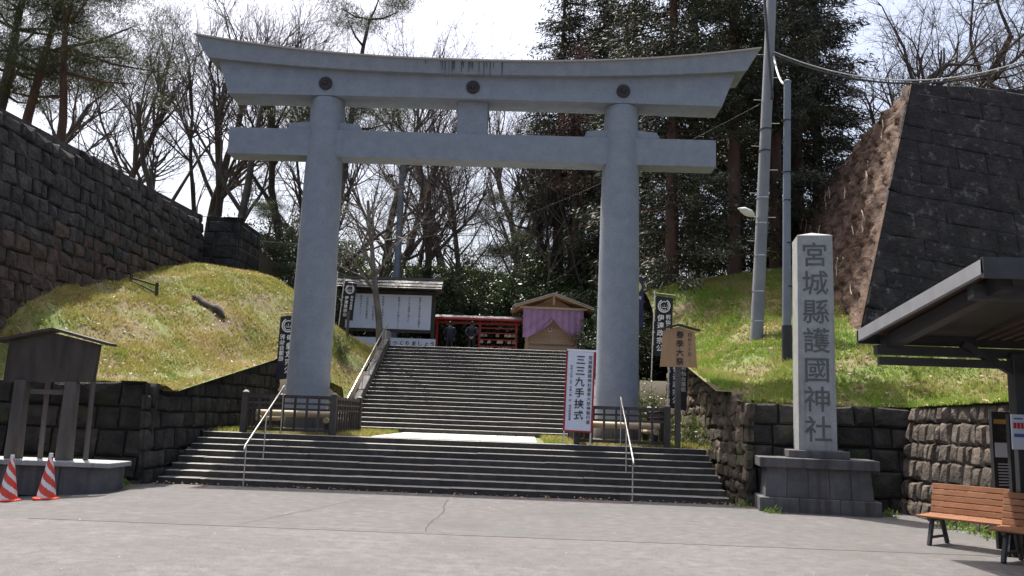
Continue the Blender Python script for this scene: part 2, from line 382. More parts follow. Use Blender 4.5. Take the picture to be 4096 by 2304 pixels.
# the landing soil
o = grid('landing_soil', np.arange(-8.3, 4.9, .4), np.arange(21.25, 27.3, .4), lambda x, y: 0*x+H1-.012+.01*np.sin(x*3+y*5), 'soil'); tag(o, kind='structure')
# upper terrace paving bed
o = grid('upper_terrace', np.array([-6.2, -2, 2.6]), np.array([34.15, 38, 43.]), lambda x, y: 0*x+TOP-.006, 'asphalt'); tag(o, kind='structure')

# ------------------------------------------------------------------ grass
def blades(name, n, x0, x1, y0, y1, zf, keep, m, h=(.05, .13), wdt=.011, per=4, clump=None):
    P = np.stack([rng.uniform(x0, x1, n), rng.uniform(y0, y1, n)], -1); P = P[keep(P[:, 0], P[:, 1])]
    if clump is not None: P = P[clump(P[:, 0], P[:, 1]) > rng.uniform(0, 1, len(P))]
    z = zf(P[:, 0], P[:, 1]); B = np.concatenate([P, z[:, None]], 1)
    B = np.repeat(B, per, 0); k = len(B)
    B[:, :2] += rng.normal(0, .03, (k, 2)); a = rng.uniform(0, 2*np.pi, k); hh = rng.uniform(*h, k)
    dx = np.stack([np.cos(a), np.sin(a), np.zeros(k)], -1)*wdt*rng.uniform(.6, 1.5, k)[:, None]
    tip = np.stack([rng.normal(0, .5, k)*hh, rng.normal(0, .5, k)*hh, hh], -1)
    V = np.stack([B-dx-[0, 0, .015], B+dx-[0, 0, .015], B+tip], 1).reshape(-1, 3)
    F = np.arange(3*k).reshape(-1, 3)
    return np_obj(name, V, F, m)
def clumpy(x, y): return np.clip(.45+.4*np.sin(x*1.7+.6*y)*np.sin(y*1.3-x*.5)+.3*np.sin(x*5.1+y*2.2)*np.sin(y*4.3), .12, 1)
tag(blades('bank_grass', 85000, -17, -6.1, 18.8, 33.6, left_z, lambda x, y: keepL(x, y) & ~((x < -14) & (y > 20)), 'grass_l', clump=clumpy),
    'patchy dry and green grass on the bank below the long left wall', 'grass', kind='stuff')
tag(blades('bank_grass', 110000, 4.4, 14, 10, 32, right_z, keepR, 'grass_r', h=(.06, .16), clump=clumpy),
    'bright green grass on the bank behind the stone monument', 'grass', kind='stuff')
flat = lambda x, y: 0*x+H1
tag(blades('landing_grass', 9000, -8.1, 4.7, 21.3, 27.1, flat, lambda x, y: (x < -4.1) | (x > .45), 'grass_l', h=(.05, .15)),
    'short grass on the landing around the gate pillars', 'grass', kind='stuff')
def litter(name, n, x0, x1, y0, y1, zf, keep, m, size, label):
    P = np.stack([rng.uniform(x0, x1, n), rng.uniform(y0, y1, n)], -1); P = P[keep(P[:, 0], P[:, 1])]
    B = np.concatenate([P, (zf(P[:, 0], P[:, 1])+rng.uniform(.02, .07, len(P)))[:, None]], 1)
    V, F = leaf_quads(B, size*rng.uniform(.6, 1.4, len(B)), .55, flat=.6)
    return tag(np_obj(name, V, F, m), label, 'leaves', kind='stuff')
def leaf_quads(B, s, asp=.45, flat=0.0, axis=None, spread=1.0):
    """rhombic leaves at points B with half length s; axis: optional preferred long axis (n,3)"""
    k = len(B); d = rng.normal(size=(k, 3))
    if axis is not None: d = axis+d*spread
    d[:, 2] *= (1-flat); d /= np.linalg.norm(d, axis=1)[:, None]
    q = rng.normal(size=(k, 3)); q[:, 2] *= (1-flat); q -= (q*d).sum(1)[:, None]*d; q /= np.linalg.norm(q, axis=1)[:, None]+1e-9
    s = np.asarray(s)[:, None]
    V = np.stack([B-d*s, B+q*s*asp, B+d*s, B-q*s*asp], 1).reshape(-1, 3)
    return V, np.arange(4*k).reshape(-1, 4)
litter('fallen_leaves', 5200, 4.9, 14, 14, 32, right_z, keepR, 'dead_leaf', .055, 'brown fallen leaves strewn over the right bank')
litter('fallen_leaves', 2600, -13.5, -6.2, 19, 33.5, left_z, keepL, 'pale_leaf', .04, 'pale dead leaves strewn over the left bank')

# ------------------------------------------------------------------ stone walls
def stone(quad, nrm, proud, ch):
    """one stone: quad of 4 points on the wall plane, pillow front, sides running back into the wall"""
    q = [Vector(p) for p in quad]; c = sum(q, Vector())/4; n = nrm
    ins = [p+(c-p)*min(.45, ch/max(.05, (c-p).length)) for p in q]
    back = [p-n*.12 for p in q]; rim = [p+n*(proud*.35) for p in q]
    fr = [p+n*(proud*random.uniform(.75, 1.2)) for p in ins]
    top = c+n*(proud*random.uniform(1.05, 1.6))
    V = back+rim+fr+[top]
    F = [(i, (i+1) % 4, 4+(i+1) % 4, 4+i) for i in range(4)]+[(4+i, 4+(i+1) % 4, 8+(i+1) % 4, 8+i) for i in range(4)]+[(8+i, 8+(i+1) % 4, 12) for i in range(4)]
    return V, F
def stone_wall(parent, p0, p1, zlo, zhi, batter, rows, wid, m, core_m='joint', proud=.05, gap=.022, tilt=0.0, jit=.04, zref=None, flip=False, depth=.6, limit=300, m2=None, cut=None):
    """stones laid in courses on the plane over the line p0->p1; zlo/zhi functions of distance s; batter = lean per metre"""
    p0, p1 = Vector((*p0, 0)), Vector((*p1, 0)); L = (p1-p0).length; d = (p1-p0)/L
    nh = Vector((d.y, -d.x, 0)) * (-1 if flip else 1)
    nrm = (nh+Vector((0, 0, batter))).normalized()
    zr = zref if zref is not None else min(zlo(0), zlo(L))
    def pt(s, z): return p0+d*s-nh*batter*(z-zr)+Vector((0, 0, z))
    # core
    N = max(2, int(L/.6)); V = []; F = []
    for i in range(N+1):
        s = L*i/N
        sb = max(s, cut(zlo(s))) if cut else s; su = max(s, cut(zhi(s))) if cut else s
        a, b = pt(sb, zlo(s))-nrm*.03, pt(su, zhi(s))-nrm*.03
        V += [a, b, b-nh*depth]
    for i in range(N): F += [(3*i, 3*i+3, 3*i+4, 3*i+1), (3*i+1, 3*i+4, 3*i+5, 3*i+2)]
    MB().add(V, F).build('wall_core', core_m, parent)
    z = min(zlo(L*i/20) for i in range(21)); zt = max(zhi(L*i/20) for i in range(21))+max(0, -tilt*L, tilt*L)
    z -= abs(tilt)*L
    cnt = 0; bounds = []
    while z < zt:
        h = rows*random.uniform(.82, 1.2); s = -random.uniform(0, wid)
        while s < L:
            wd_ = wid*random.uniform(.6, 1.45); s0, s1 = max(0, s), min(L, s+wd_); s += wd_
            if s1-s0 < .12: continue
            if L-s1 < .15: s1 = L; s = L
            j = lambda: random.uniform(-jit, jit)
            co = []
            for (ss, zz) in ((s0+gap, z+gap), (s1-gap, z+gap), (s1-gap, z+h-gap), (s0+gap, z+h-gap)):
                zz2 = zz+tilt*ss+j()*.6; ss2 = min(L, max(0, ss+j()*.5))
                co.append((ss2, zz2))
            sc = (s0+s1)/2; zc = sum(c_[1] for c_ in co)/4; lo, hi = zlo(sc), zhi(sc)
            if zc+h*.2 > hi+.02 or zc+h*.45 < lo: continue
            co = [(a, min(b, zhi(a))) for a, b in co]
            if cut:
                co = [(max(a, cut(b)), b) for a, b in co]
                if co[1][0]-co[0][0] < .1 and co[2][0]-co[3][0] < .1: continue
            if min(co[2][1], co[3][1])-max(co[0][1], co[1][1]) < .06: continue
            Vq, Fq = stone([pt(a, b) for a, b in co], nrm, proud*random.uniform(.7, 1.3), min(.09, h*.18))
            mm = m2(pt(sc, zc)) if m2 else m
            MB().add(Vq, Fq).build('stone', mm, parent); cnt += 1
        z += h
    return cnt
counts = {}
# low wall facing the road, left of the stairs, and its return along the stairs
t = thing('retaining_wall', 'low dark stone retaining wall left of the lower stairs under the grass bank', 'stone wall', (-8.2, 18.6, 0))
def wl(parent, *a, **k):
    n0 = parent.location.copy(); parent.location = (0, 0, 0); parent.location = n0
    before = set(parent.children)
    c = stone_wall(parent, *a, **k)
    for ch in parent.children:
        if ch not in before: ch.location = -n0
    counts[parent.name] = counts.get(parent.name, 0)+c
wl(t, (-19, 18.35), (-8.28, 18.35), lambda s: -.4, lambda s: 2.15+.03*math.sin(s*2), .1, .52, .75, 'wall_moss', proud=.06)
def sideL(s):  # along Y from 18.35 to 27.4
    y = 18.35+s; return max(2.0, 2.2-.25*(y-18.35)) if y < 19.4 else 2.0+(y-19.4)*.17
wl(t, (-8.28, 18.35), (-8.05, 27.4), lambda s: -.1 if s < 2.2 else H1-.1, sideL, .06, .42, .5, 'wall_moss', proud=.05)
# right of the stairs: wall behind the monument, its rough return along the stairs
t = thing('retaining_wall', 'low stone retaining wall behind the monument, dark in shade', 'stone wall', (4.85, 18.5, 0))
wl(t, (4.72, 18.5), (8.5, 18.35), lambda s: -.15, lambda s: 2.18+.03*math.sin(s*3), .1, .5, .62, 'wall_moss', proud=.06)
wl(t, (4.45, 28), (4.72, 18.5), lambda s: H1-.1 if s < 7 else -.1, lambda s: 4.2-.215*s if s < 8.5 else 2.25, .05, .3, .36, 'wall_rough', proud=.06, gap=.004, jit=.16, depth=.15)
t = thing('retaining_wall', 'sunlit brown stone wall with level courses behind the orange bench', 'stone wall', (7.9, 15, 0))
wl(t, (7.95, 18.4), (8.2, 9.4), lambda s: -.1, lambda s: 2.2+.012*s, .16, .4, .3, 'wall_tan', proud=.09, gap=.01, jit=.06)
# great wall, left
t = thing('castle_wall', 'long tall dark stone wall running back above the left grass bank', 'stone wall', (-13.6, 26, 4))
def gl_lo(s): return float(left_z(-13.75, 14+s))-.3 if s > 5 else 2.4
def gl_mat(p):
    k = (p.z-(4.1+(p.y-20.5)*.24))-(1.7-.09*(p.y-20))
    return 'wall_brown' if k+random.uniform(-.5, .5) < 0 else 'wall_grey'
wl(t, (-13.2, 18), (-13.6, 34), lambda s: gl_lo(s+4), lambda s: 8.89+.047*s, .1, .42, .6, 'wall_grey', proud=.06, gap=.006, jit=.12, zref=6, m2=gl_mat, core_m='wall_grey')
MB().add([(.5, -12, -3), (.4, -8, -3), (.1, -8, 4.9), (.2, -12, 4.7)], [(0, 1, 2, 3)]).build('wall_core', 'wall_grey', t)
wl(t, (-13.85, 34.02), (-12.35, 34.0), lambda s: 6.4, lambda s: 9.62, .03, .55, .8, 'wall_grey', proud=.04, zref=6)
wl(t, (-12.35, 34.0), (-12.35, 37), lambda s: 6.2, lambda s: 9.6, .03, .55, .8, 'wall_grey', proud=.04, zref=6)
o = MB().prism([(-13.9, 13.9, 0), (-60, 13.9, 0), (-60, 40, 0), (-12.4, 40, 0), (-12.4, 34.1, 0), (-13.95, 34.1, 0)], (0, 0, 5), (0, 0, 8.72)).build('left_terrace', 'hill'); tag(o, kind='structure')
# great wall, right: front face, sunlit earth side
t = thing('castle_wall', 'towering dark castle wall of big blocks at the right edge', 'stone wall', (9.5, 24, 4.5))
wl(t, (9.45, 24), (19.5, 24.3), lambda s: 2.8, lambda s: 12.9-.015*s, .23, .62, .85, 'wall_right', core_m='wall_right', proud=.03, gap=.004, tilt=-.16, jit=.04, zref=4.5, cut=lambda z: (z-4.5)*.317)
o = MB().prism([(12.9, 27.2, 0), (30, 27.2, 0), (30, 38, 0), (13.2, 38, 0)], (0, 0, 3), (0, 0, 10.4)).build('right_terrace', 'hill'); tag(o, kind='structure')
# earth / rubble side face of that wall as one uneven surface with its own child stones
def side_face():
    ns, nz = 110, 80; V = []; F = []
    for i in range(ns+1):
        y = 24.0+15.5*i/ns
        a = i/ns
        zb = 3.9+3.6*a; zt = 12.9-1.3*a-1.7*a*a-.25*math.sin(a*17)*a-.2*math.sin(a*41)*a
        for j in range(nz+1):
            b = j/nz; z = zb+(zt-zb)*b
            x = 9.42+.45*a+(z-4.5)*.317 - .35*a*(1-b)
            x += (.06*math.sin(y*3.1+z*2.3)+.05*math.sin(y*5.7-z*6.1)+random.uniform(-.08, .08))*min(1, i/3)
            yy = y+(z-4.5)*.23*(1-a) + random.uniform(-.03, .03)*(0 if i == 0 else 1)
            V.append((x, yy, z))
    for i in range(ns):
        for j in range(nz):
            a = i*(nz+1)+j; F.append((a, a+1, a+nz+2, a+nz+1))
    return np.array(V), np.array(F)
V, F = side_face()
t2 = np_obj('wall_side', V-np.array([9.5, 24, 4.5]), F, 'earth_face', t, smooth=False); tag(t2, 'rough red-brown sunlit side of the castle wall')
# pale roots and stems on that face
for k in range(46):
    i = random.randrange(3, 90); j = random.randrange(4, 76); p = Vector(V[i*81+j])+Vector((-.06, 0, 0)); pts = [p.copy()]
    for q in range(random.randint(2, 5)):
        p = p+Vector((-.03, random.uniform(-.18, .1), -random.uniform(.08, .28))); pts.append(p.copy())
    MB().tube([q-Vector((9.5, 24, 4.5)) for q in pts], [.018]*len(pts), 4).build('root', 'pale_leaf', t)

# ------------------------------------------------------------------ stairs
def stair(name, x0, x1, y0, z0, n, riser, tread, wid, rad, last_depth):
    core = MB(); prof = [(0, y0+.03, z0-.3)]
    for k in range(n):
        prof.append((0, y0+k*tread+.03, z0+k*riser-.0)); prof.append((0, y0+k*tread+.03, z0+(k+1)*riser-.03))
    prof += [(0, y0+(n-1)*tread+last_depth, z0+n*riser-.03), (0, y0+(n-1)*tread+last_depth, z0-.3)]
    st = core.prism([Vector(p) for p in prof], (x0, 0, 0), (x1, 0, 0)).build(name, 'step_core'); tag(st, kind='structure')
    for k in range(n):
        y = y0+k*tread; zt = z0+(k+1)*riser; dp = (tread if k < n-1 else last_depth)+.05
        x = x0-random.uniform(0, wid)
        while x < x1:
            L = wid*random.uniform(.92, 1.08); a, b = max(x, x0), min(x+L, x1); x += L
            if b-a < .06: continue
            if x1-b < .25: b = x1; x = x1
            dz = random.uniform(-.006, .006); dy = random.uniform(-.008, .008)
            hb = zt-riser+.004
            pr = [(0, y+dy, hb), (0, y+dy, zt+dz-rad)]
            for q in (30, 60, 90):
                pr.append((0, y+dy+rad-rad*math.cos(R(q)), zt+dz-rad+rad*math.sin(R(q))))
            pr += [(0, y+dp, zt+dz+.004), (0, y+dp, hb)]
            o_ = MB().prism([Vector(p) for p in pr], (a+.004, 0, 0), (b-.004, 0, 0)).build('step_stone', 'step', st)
            o_.data.materials.append(MATS['step_tread_lit']); o_.data.materials.append(MATS['step_edge_lit'])
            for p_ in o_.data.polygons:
                if p_.normal.z > .4: p_.material_index = 1 if p_.normal.z > .985 else 2  # upward faces take the painted sunlit tread and nosing colours
    return st
stair('lower_stairs', -8.08, 4.4, 18.6, 0, 8, .13625, .335, 1.85, .016, .32)
stair('upper_stairs', -5.72, 2.1, 27.2, H1, 22, .1518, .315, 1.36, .02, .36)
# landing paving slabs
land = MB().box((AX, 24.2, H1-.14), (4.3, 5.9, .2)).build('paved_path', 'step_core'); tag(land, kind='structure')
for i in range(7):
    for j in range(5):
        x = -3.95+i*.6; y = 21.28+j*1.185
        MB().box((x+.3, y+.59, H1-.045), (.585, 1.17, .12)).build('paving_slab', 'paving', land, bevel=.008)
# sloping copings beside the upper stairs
for sx, nm in ((-5.9, 'left'), (2.28, 'right')):
    cp = MB().bar((sx, 27.3, H1+.05), (sx, 34.0 if nm == 'left' else 32.8, TOP-.02 if nm == 'left' else TOP-.62), .3, .35).build('stair_coping_'+nm, 'step_core'); tag(cp, kind='structure')
    for k in range(6 if nm == 'left' else 5):
        a = Vector((sx, 27.15+k*1.12, H1+.22+k*.5575)); b = a+Vector((0, 1.1, .547))
        MB().bar(a, b, .26, .14).build('coping_stone', 'granite_dark', cp, bevel=.02)
    if nm == 'left': MB().box((sx, 34.0, TOP+.28), (.34, .3, .62)).build('coping_stone', 'granite', cp, bevel=.06, seg=2)

# ------------------------------------------------------------------ torii gate
T = thing('torii_gate', 'tall pale grey concrete torii gate straddling the stairs landing', 'torii gate', (AX, 23.1, H1))
def up_curve(x):  # x relative to the axis
    return .58*(abs(x)/8.1)**2.3
def beam(name, z0f, z1f, xb, xt, yd_b, yd_t, m='torii', n=36):
    V = []; F = []
    for i in range(n+1):
        u_ = -1+2*i/n
        for (zf, xe, yd) in ((z0f, xb, yd_b), (z1f, xt, yd_t)):
            x = u_*xe; z = zf(x)-H1
            V += [(x, -yd, z), (x, yd, z)]
    for i in range(n):
        a = 4*i; b = a+4
        F += [(a, a+2, b+2, b), (a+1, b+1, b+3, a+3), (a, b, b+1, a+1), (a+2, a+3, b+3, b+2)]
    F += [(0, 1, 3, 2), (4*n, 4*n+2, 4*n+3, 4*n+1)]
    return MB().add(V, F).build(name, m, T, smooth=True, bevel=0)
for sx in (-4.26, 4.25):
    prof = [(.59, 0), (.587, 1.5), (.57, 4), (.535, 7), (.485, 9.3), (.475, 9.5)]
    MB().lathe(prof, (sx, 0, 0), 48).build('pillar', 'torii', T, smooth=True)
    MB().lathe([(.66, -.05), (.66, .1), (.62, .14), (.615, .5), (.59, .54)], (sx, 0, 0), 40).build('base_band', 'granite_dark', T, smooth=True)
bz = lambda x: 11.29+.6*up_curve(x)
beam('lower_lintel', lambda x: 10.62-.07*up_curve(x), bz, 7.04, 7.42, .46, .46)
beam('upper_lintel', lambda x: bz(x)+.003, lambda x: 11.645+up_curve(x), 7.68, 8.05, .62, .7)
beam('lintel_cap', lambda x: 11.648+up_curve(x), lambda x: 11.69+up_curve(x), 8.07, 8.1, .76, .76, 'copper')
MB().box((-.04, 0, 9.245-H1), (13.88, .64, .79)).build('tie_beam', 'torii', T, bevel=.015)
MB().box((-.03, 0, 10.13-H1), (.87, .5, .98)).build('centre_strut', 'torii', T, bevel=.01)
for sx in (-4.26, 4.25):
    for sg in (-1, 1):
        a = sx+sg*.4; b = sx+sg*1.05; z = 9.635-H1
        MB().prism([Vector((a, 0, z)), Vector((b+sg*.03, 0, z)), Vector((b-sg*.06, 0, z+.2)), Vector((a, 0, z+.26))], (0, -.24, 0), (0, .24, 0)).build('wedge', 'torii', T)
for sx in (-4.26, -.03, 4.25):
    mb = MB(); n = 64; ring = []
    for k in range(n):
        t_ = 2*math.pi*k/n; rr = .185+.012*abs(math.cos(8*t_)); ring.append((sx+rr*math.cos(t_), rr*math.sin(t_)))
    zc = 10.96-H1
    mb.prism([Vector((x, 0, zc+z)) for x, z in ring], (0, -.5, 0), (0, -.45, 0))
    cr = mb.build('crest', 'crest', T)
    pm = MB()
    for k in range(16):
        t_ = 2*math.pi*(k+.5)/16; p = [(sx+.05*math.cos(t_), zc+.05*math.sin(t_)), (sx+.175*math.cos(t_-.16), zc+.175*math.sin(t_-.16)), (sx+.185*math.cos(t_), zc+.185*math.sin(t_)), (sx+.175*math.cos(t_+.16), zc+.175*math.sin(t_+.16))]
        pm.prism([Vector((x, 0, z)) for x, z in p], (0, -.512, 0), (0, -.5, 0))
    pm.lathe([(.045, 0), (.04, .02)], (0, 0, 0), 12)
    o = pm.build('petals', 'crest', cr)
    # move the lathe boss of the flower into place
    me = o.data; k0 = len(me.vertices)-24
    for v in list(me.vertices)[k0:]:
        x, y, z = v.co; v.co = (sx+x, -.512-z, zc+y)
# run-off stains under the cap in the middle of the upper lintel
for k in range(26):
    x = random.gauss(-.15, .55); h = random.uniform(.08, .42); wd_ = random.uniform(.008, .022)
    zt = 11.625+up_curve(x)-H1
    MB().add([(x-wd_, -.7, zt), (x+wd_, -.7, zt), (x+wd_*.4, -.7+.08*h/.48-.0, zt-h), (x-wd_*.4, -.7+.08*h/.48, zt-h)], [(0, 3, 2, 1)]).build('stain', 'torii_stain', T, loc=(0, -.004, 0))

# ------------------------------------------------------------------ fences round the pillars
def fence(cx, label):
    t = thing('lattice_fence', label, 'fence', (cx, 22.85, H1), group='fences round the gate pillars')
    hx, hy = 1.13, 1.6
    for x in (-hx, hx):
        for y in (-hy, hy):
            p = MB().box((x, y, .5), (.15, .15, 1.04)).build('post', 'fence_wood', t, bevel=.012)
            MB().box((x, y, 1.045), (.13, .13, .05), taper=.3).build('post_cap', 'granite', p)
    def side(a, b):
        a, b = Vector(a), Vector(b); d = b-a; L = d.length; d.normalize()
        for z, h in ((.93, .08), (.76, .05), (.62, .05), (.1, .07)):
            MB().bar(a+Vector((0, 0, z)), b+Vector((0, 0, z)), .06, h).build('rail', 'fence_wood', t)
        n = round(L/.3)
        for k in range(1, n):
            p = a+d*L*k/n; nrm = Vector((d.y, -d.x, 0))*.012
            MB().box(p+Vector((0, 0, .49))+nrm, (.052, .052, .86)).build('baluster', 'fence_wood', t)
    q = .075
    side((-hx+q, -hy, 0), (hx-q, -hy, 0)); side((hx-q, hy, 0), (-hx+q, hy, 0))
    side((hx, -hy+q, 0), (hx, hy-q, 0)); side((-hx, hy-q, 0), (-hx, -hy+q, 0))
fence(-6.05, 'dark wooden lattice fence round the foot of the left gate pillar')
fence(2.36, 'dark wooden lattice fence round the foot of the right gate pillar')
def log_frame(cx, label):
    t = thing('log_barrier', label, 'logs', (cx, 22.9, H1), group='log barriers round the gate pillars')
    for y, z in ((-.95, .5), (.95, .5)):
        MB().tube([(-1.0, y, z), (1.0, y+.01, z)], .085, 12).build('log', 'log', t, smooth=True)
    for x in (-.88, .88):
        MB().tube([(x, -1.15, .36), (x, 1.15, .36)], .075, 12).build('log', 'log', t, smooth=True)
        for y in (-.95, .95): MB().tube([(x, y, -.03), (x, y, .42)], .08, 10).build('stake', 'dark_wood', t, smooth=True)
log_frame(-6.1, 'pale log barrier inside the left pillar fence')
log_frame(2.41, 'pale log barrier inside the right pillar fence')

# ------------------------------------------------------------------ handrails
def rail(label, pts, posts, r=.023, loc=(0, 0, 0)):
    t = thing('handrail', label, 'handrail', loc)
    L = Vector(loc)
    MB().tube([Vector(p)-L for p in pts], r, 10).build('rail', 'steel', t, smooth=True)
    for a, b in posts:
        MB().tube([Vector(a)-L, Vector(b)-L], .016, 8).build('post', 'steel', t, smooth=True)
def lrail(x, label):
    st = lambda y: max(0, math.floor((y-18.6)/.335)+1)*.13625 if y > 18.6 else 0
    ys = (18.5, 19.75, 20.98)
    zt = lambda y: .9+(y-18.5)*(1.36/2.5)
    pts = [(x, 18.42, zt(18.42)-.1), (x, 18.38, zt(18.38)-.02), (x, 18.44, zt(18.44)+.02), (x, 21.02, zt(21.02)), (x, 21.1, zt(21.1)-.02), (x, 21.08, zt(21.08)-.12)]
    rail(label, pts, [((x, y, st(y)-.02), (x, y, zt(y))) for y in ys], loc=(x, 18.5, 0))
lrail(-6.15, 'steel handrail on the lower stairs near the left gate pillar')
lrail(2.3, 'steel handrail on the lower stairs near the right gate pillar')
def urail(x, label):
    z = lambda y: H1+.15+(y-27.2)*.482
    pts = [(x, 26.95, z(26.95)+.62), (x, 26.9, z(26.9)+.8), (x, 27.0, z(27)+.9), (x, 33.6, z(33.6)+.9), (x, 33.7, z(33.7)+.86), (x, 33.68, z(33.68)+.75)]
    rail(label, pts, [((x, y, z(y)+.05), (x, y, z(y)+.9)) for y in (27.1, 28.25, 29.4, 30.55, 31.7, 32.85, 33.55)], loc=(x, 27, H1))
urail(-5.86, 'long steel handrail climbing the left side of the upper stairs')

# ------------------------------------------------------------------ stone monument
t = thing('stone_monument', 'tall square granite pillar carved with big characters on a stepped plinth', 'monument', (6.02, 18.05, 0), rotz=R(-9))
for x0, x1, z0, z1, hy, nm, m, tp in ((-1.17, 1.17, -.03, .29, .78, 'foot_course', 'granite_dark', 1), ):
    for k in range(3):
        a = x0+(x1-x0)*k/3; b = x0+(x1-x0)*(k+1)/3
        MB().box(((a+b)/2, 0, (z0+z1)/2), (b-a-.006, 2*hy, z1-z0)).build('plinth_block', m, t, bevel=.012)
# battered body of upright slabs
for k in range(5):
    a = -1.05+2.1*k/5; b = a+.42
    f = lambda x, z: x*(1-.045*(z-.29)/.6)
    V = []
    for z in (.292, .885):
        for (x, y) in ((a+.003, -.68), (b-.003, -.68), (b-.003, .68), (a+.003, .68)): V.append((f(x, z), y*(1-.06*(z-.29)/.6), z))
    MB().add(V, [(0, 3, 2, 1), (4, 5, 6, 7), (0, 1, 5, 4), (1, 2, 6, 5), (2, 3, 7, 6), (3, 0, 4, 7)]).build('plinth_slab', 'granite_dark', t, bevel=.006)
MB().box((0, 0, .985), (2.32, 1.5, .2)).build('plinth_cap', 'granite_dark', t, bevel=.012)
MB().box((.05, 0, 1.165), (1.2, 1.0, .155)).build('pillar_foot', 'granite_dark', t, bevel=.01)
mb = MB(); hw, hw2 = .38, .36
V = [(-hw+.05, -hw, 1.24), (hw+.05, -hw, 1.24), (hw+.05, hw, 1.24), (-hw+.05, hw, 1.24)]
V += [(-hw2+.07, -hw2, 5.8), (hw2+.07, -hw2, 5.8), (hw2+.07, hw2, 5.8), (-hw2+.07, hw2, 5.8), (.07, 0, 5.93)]
mb.add(V, [(0, 3, 2, 1), (0, 1, 5, 4), (1, 2, 6, 5), (2, 3, 7, 6), (3, 0, 4, 7), (4, 5, 8), (5, 6, 8), (6, 7, 8), (7, 4, 8)])
mb.build('pillar', 'granite', t, bevel=.008)
for k, ch in enumerate('宮城縣護國神社'):
    z = 5.33-k*.615
    o = text(t, ch, .56, (.06, -(hw+(hw2-hw)*(z-1.24)/4.56)-.001, z), 'carving', bold=.009, depth=.004, name='carved_character')

# ------------------------------------------------------------------ notice board with gable roof (left) and cones
t = thing('notice_board', 'dark gabled wooden notice board on two thick posts at the far left', 'notice board', (-9.95, 17.3, -.1))
zb = .1
for k in range(4):
    MB().box((-1.82+k*.97, 0, .22), (.96, .75, .62)).build('plinth_stone', 'granite_dark', t, bevel=.02)
MB().box((-.38, 0, .56), (4.05, .95, .1)).build('plinth_cap', 'granite', t, bevel=.01)
V = [Vector((-.98, 0, 2.15)), Vector((.9, 0, 2.22)), Vector((.95, 0, 3.0)), Vector((0, 0, 3.2)), Vector((-.95, 0, 3.0))]
MB().prism(V, (0, -.06, 0), (0, .06, 0)).build('board', 'dark_wood', t)
for sg in (-1, 1):
    MB().bar((0, 0, 3.28), (sg*1.2, 0, 3.0), .42, .055).build('roof_slope', 'dark_wood', t)
for x in (-.48, .48):
    mb = MB(); mb.box((x*1.1-.06, -.02, 1.4), (.27, .26, 1.62), taper=.86); mb.build('post', 'grey_wood', t, bevel=.02)
    MB().tube([(x+.32, .2, .55), (x+.3, .2, 2.3)], .05, 10).build('stay', 'grey_wood', t, smooth=True)
MB().box((0, 0, 1.98), (.8, .1, .1)).build('cross_bar', 'grey_wood', t)
def cone(x, y, label):
    t = thing('traffic_cone', label, 'traffic cone', (x, y, float(road_z(x, y))), rotz=random.uniform(0, .6), group='traffic cones by the notice board'); t.scale = (1.15, 1.15, 1.18)
    MB().lathe([(.2, 0), (.2, .03), (.16, .04)], n=24).build('base', 'cone_red', t, smooth=True)
    prof = [(.145, .035), (.03, .66), (.028, .7)]
    # striped cone: diagonal bands cut as separate shells
    n = 48; lv = 44; Vr = []; 
    for i in range(lv+1):
        z = .035+.64*i/lv; r_ = .145+(.03-.145)*i/lv
        for k in range(n): a = 2*math.pi*k/n; Vr.append((r_*math.cos(a), r_*math.sin(a), z))
    A, B = MB(), MB(); A.v = list(Vr); B.v = list(Vr)
    for i in range(lv):
        for k in range(n):
            ph = (i/lv*3.1+abs((k+.5)/n-.5)*2*1.2+.35) % 1
            f = (i*n+k, i*n+(k+1) % n, (i+1)*n+(k+1) % n, (i+1)*n+k)
            (A if ph < .58 else B).f.append(f)
    A.build('body', 'cone_red', t, smooth='all'); B.build('stripe', 'cone_white', t, smooth='all')
    MB().lathe([(.034, .66), (.03, .72)], n=16).build('tip', 'cone_white', t, smooth=True)
cone(-9.62, 15.75, 'red and white striped traffic cone cut by the left picture edge')
cone(-8.95, 15.85, 'red and white striped traffic cone right of its twin before the notice board')

# ------------------------------------------------------------------ standing festival sign on the landing
t = thing('standing_sign', 'white upright sign with red edges and black characters on the landing', 'sign', (1.26, 21.06, H1), rotz=R(-2))
M_ = Matrix.Rotation(R(1.2), 3, 'Y')
MB().box((0, 0, 1.33), (.66, .035, 1.97), M_).build('panel', 'board_white', t)
for sx in (-1, 1):
    MB().box((sx*.345, -.002, 1.33), (.045, .05, 1.98), M_).build('edge_strip', 'red_bar', t)
    MB().box((sx*.33-.02, .04, .6), (.04, .04, 1.25), M_).build('leg', 'steel', t)
MB().box((0, -.002, .325), (.7, .05, .04), M_).build('edge_strip', 'red_bar', t)
MB().box((.04, 0, 2.335), (.74, .055, .045), M_).build('top_rail', 'white_paint', t)
for body, sz, x, z, bold, nm in (('三三九手挟式', .245, .0, 2.08, .018, 1), ('宮城縣護國神社春季大祭神賑行事', .105, .24, 2.15, .012, 1.05), ('四月十六日︵日︶午後一時　於　境内特設射場', .062, -.225, 1.93, .012, 1.02)):
    o = text(t, body, sz, (x+.022, -.0225, z), 'ink', bold=bold, depth=.002, spacing=nm if nm > 1 else 1.08); o.rotation_euler = (0, R(1.2), 0)

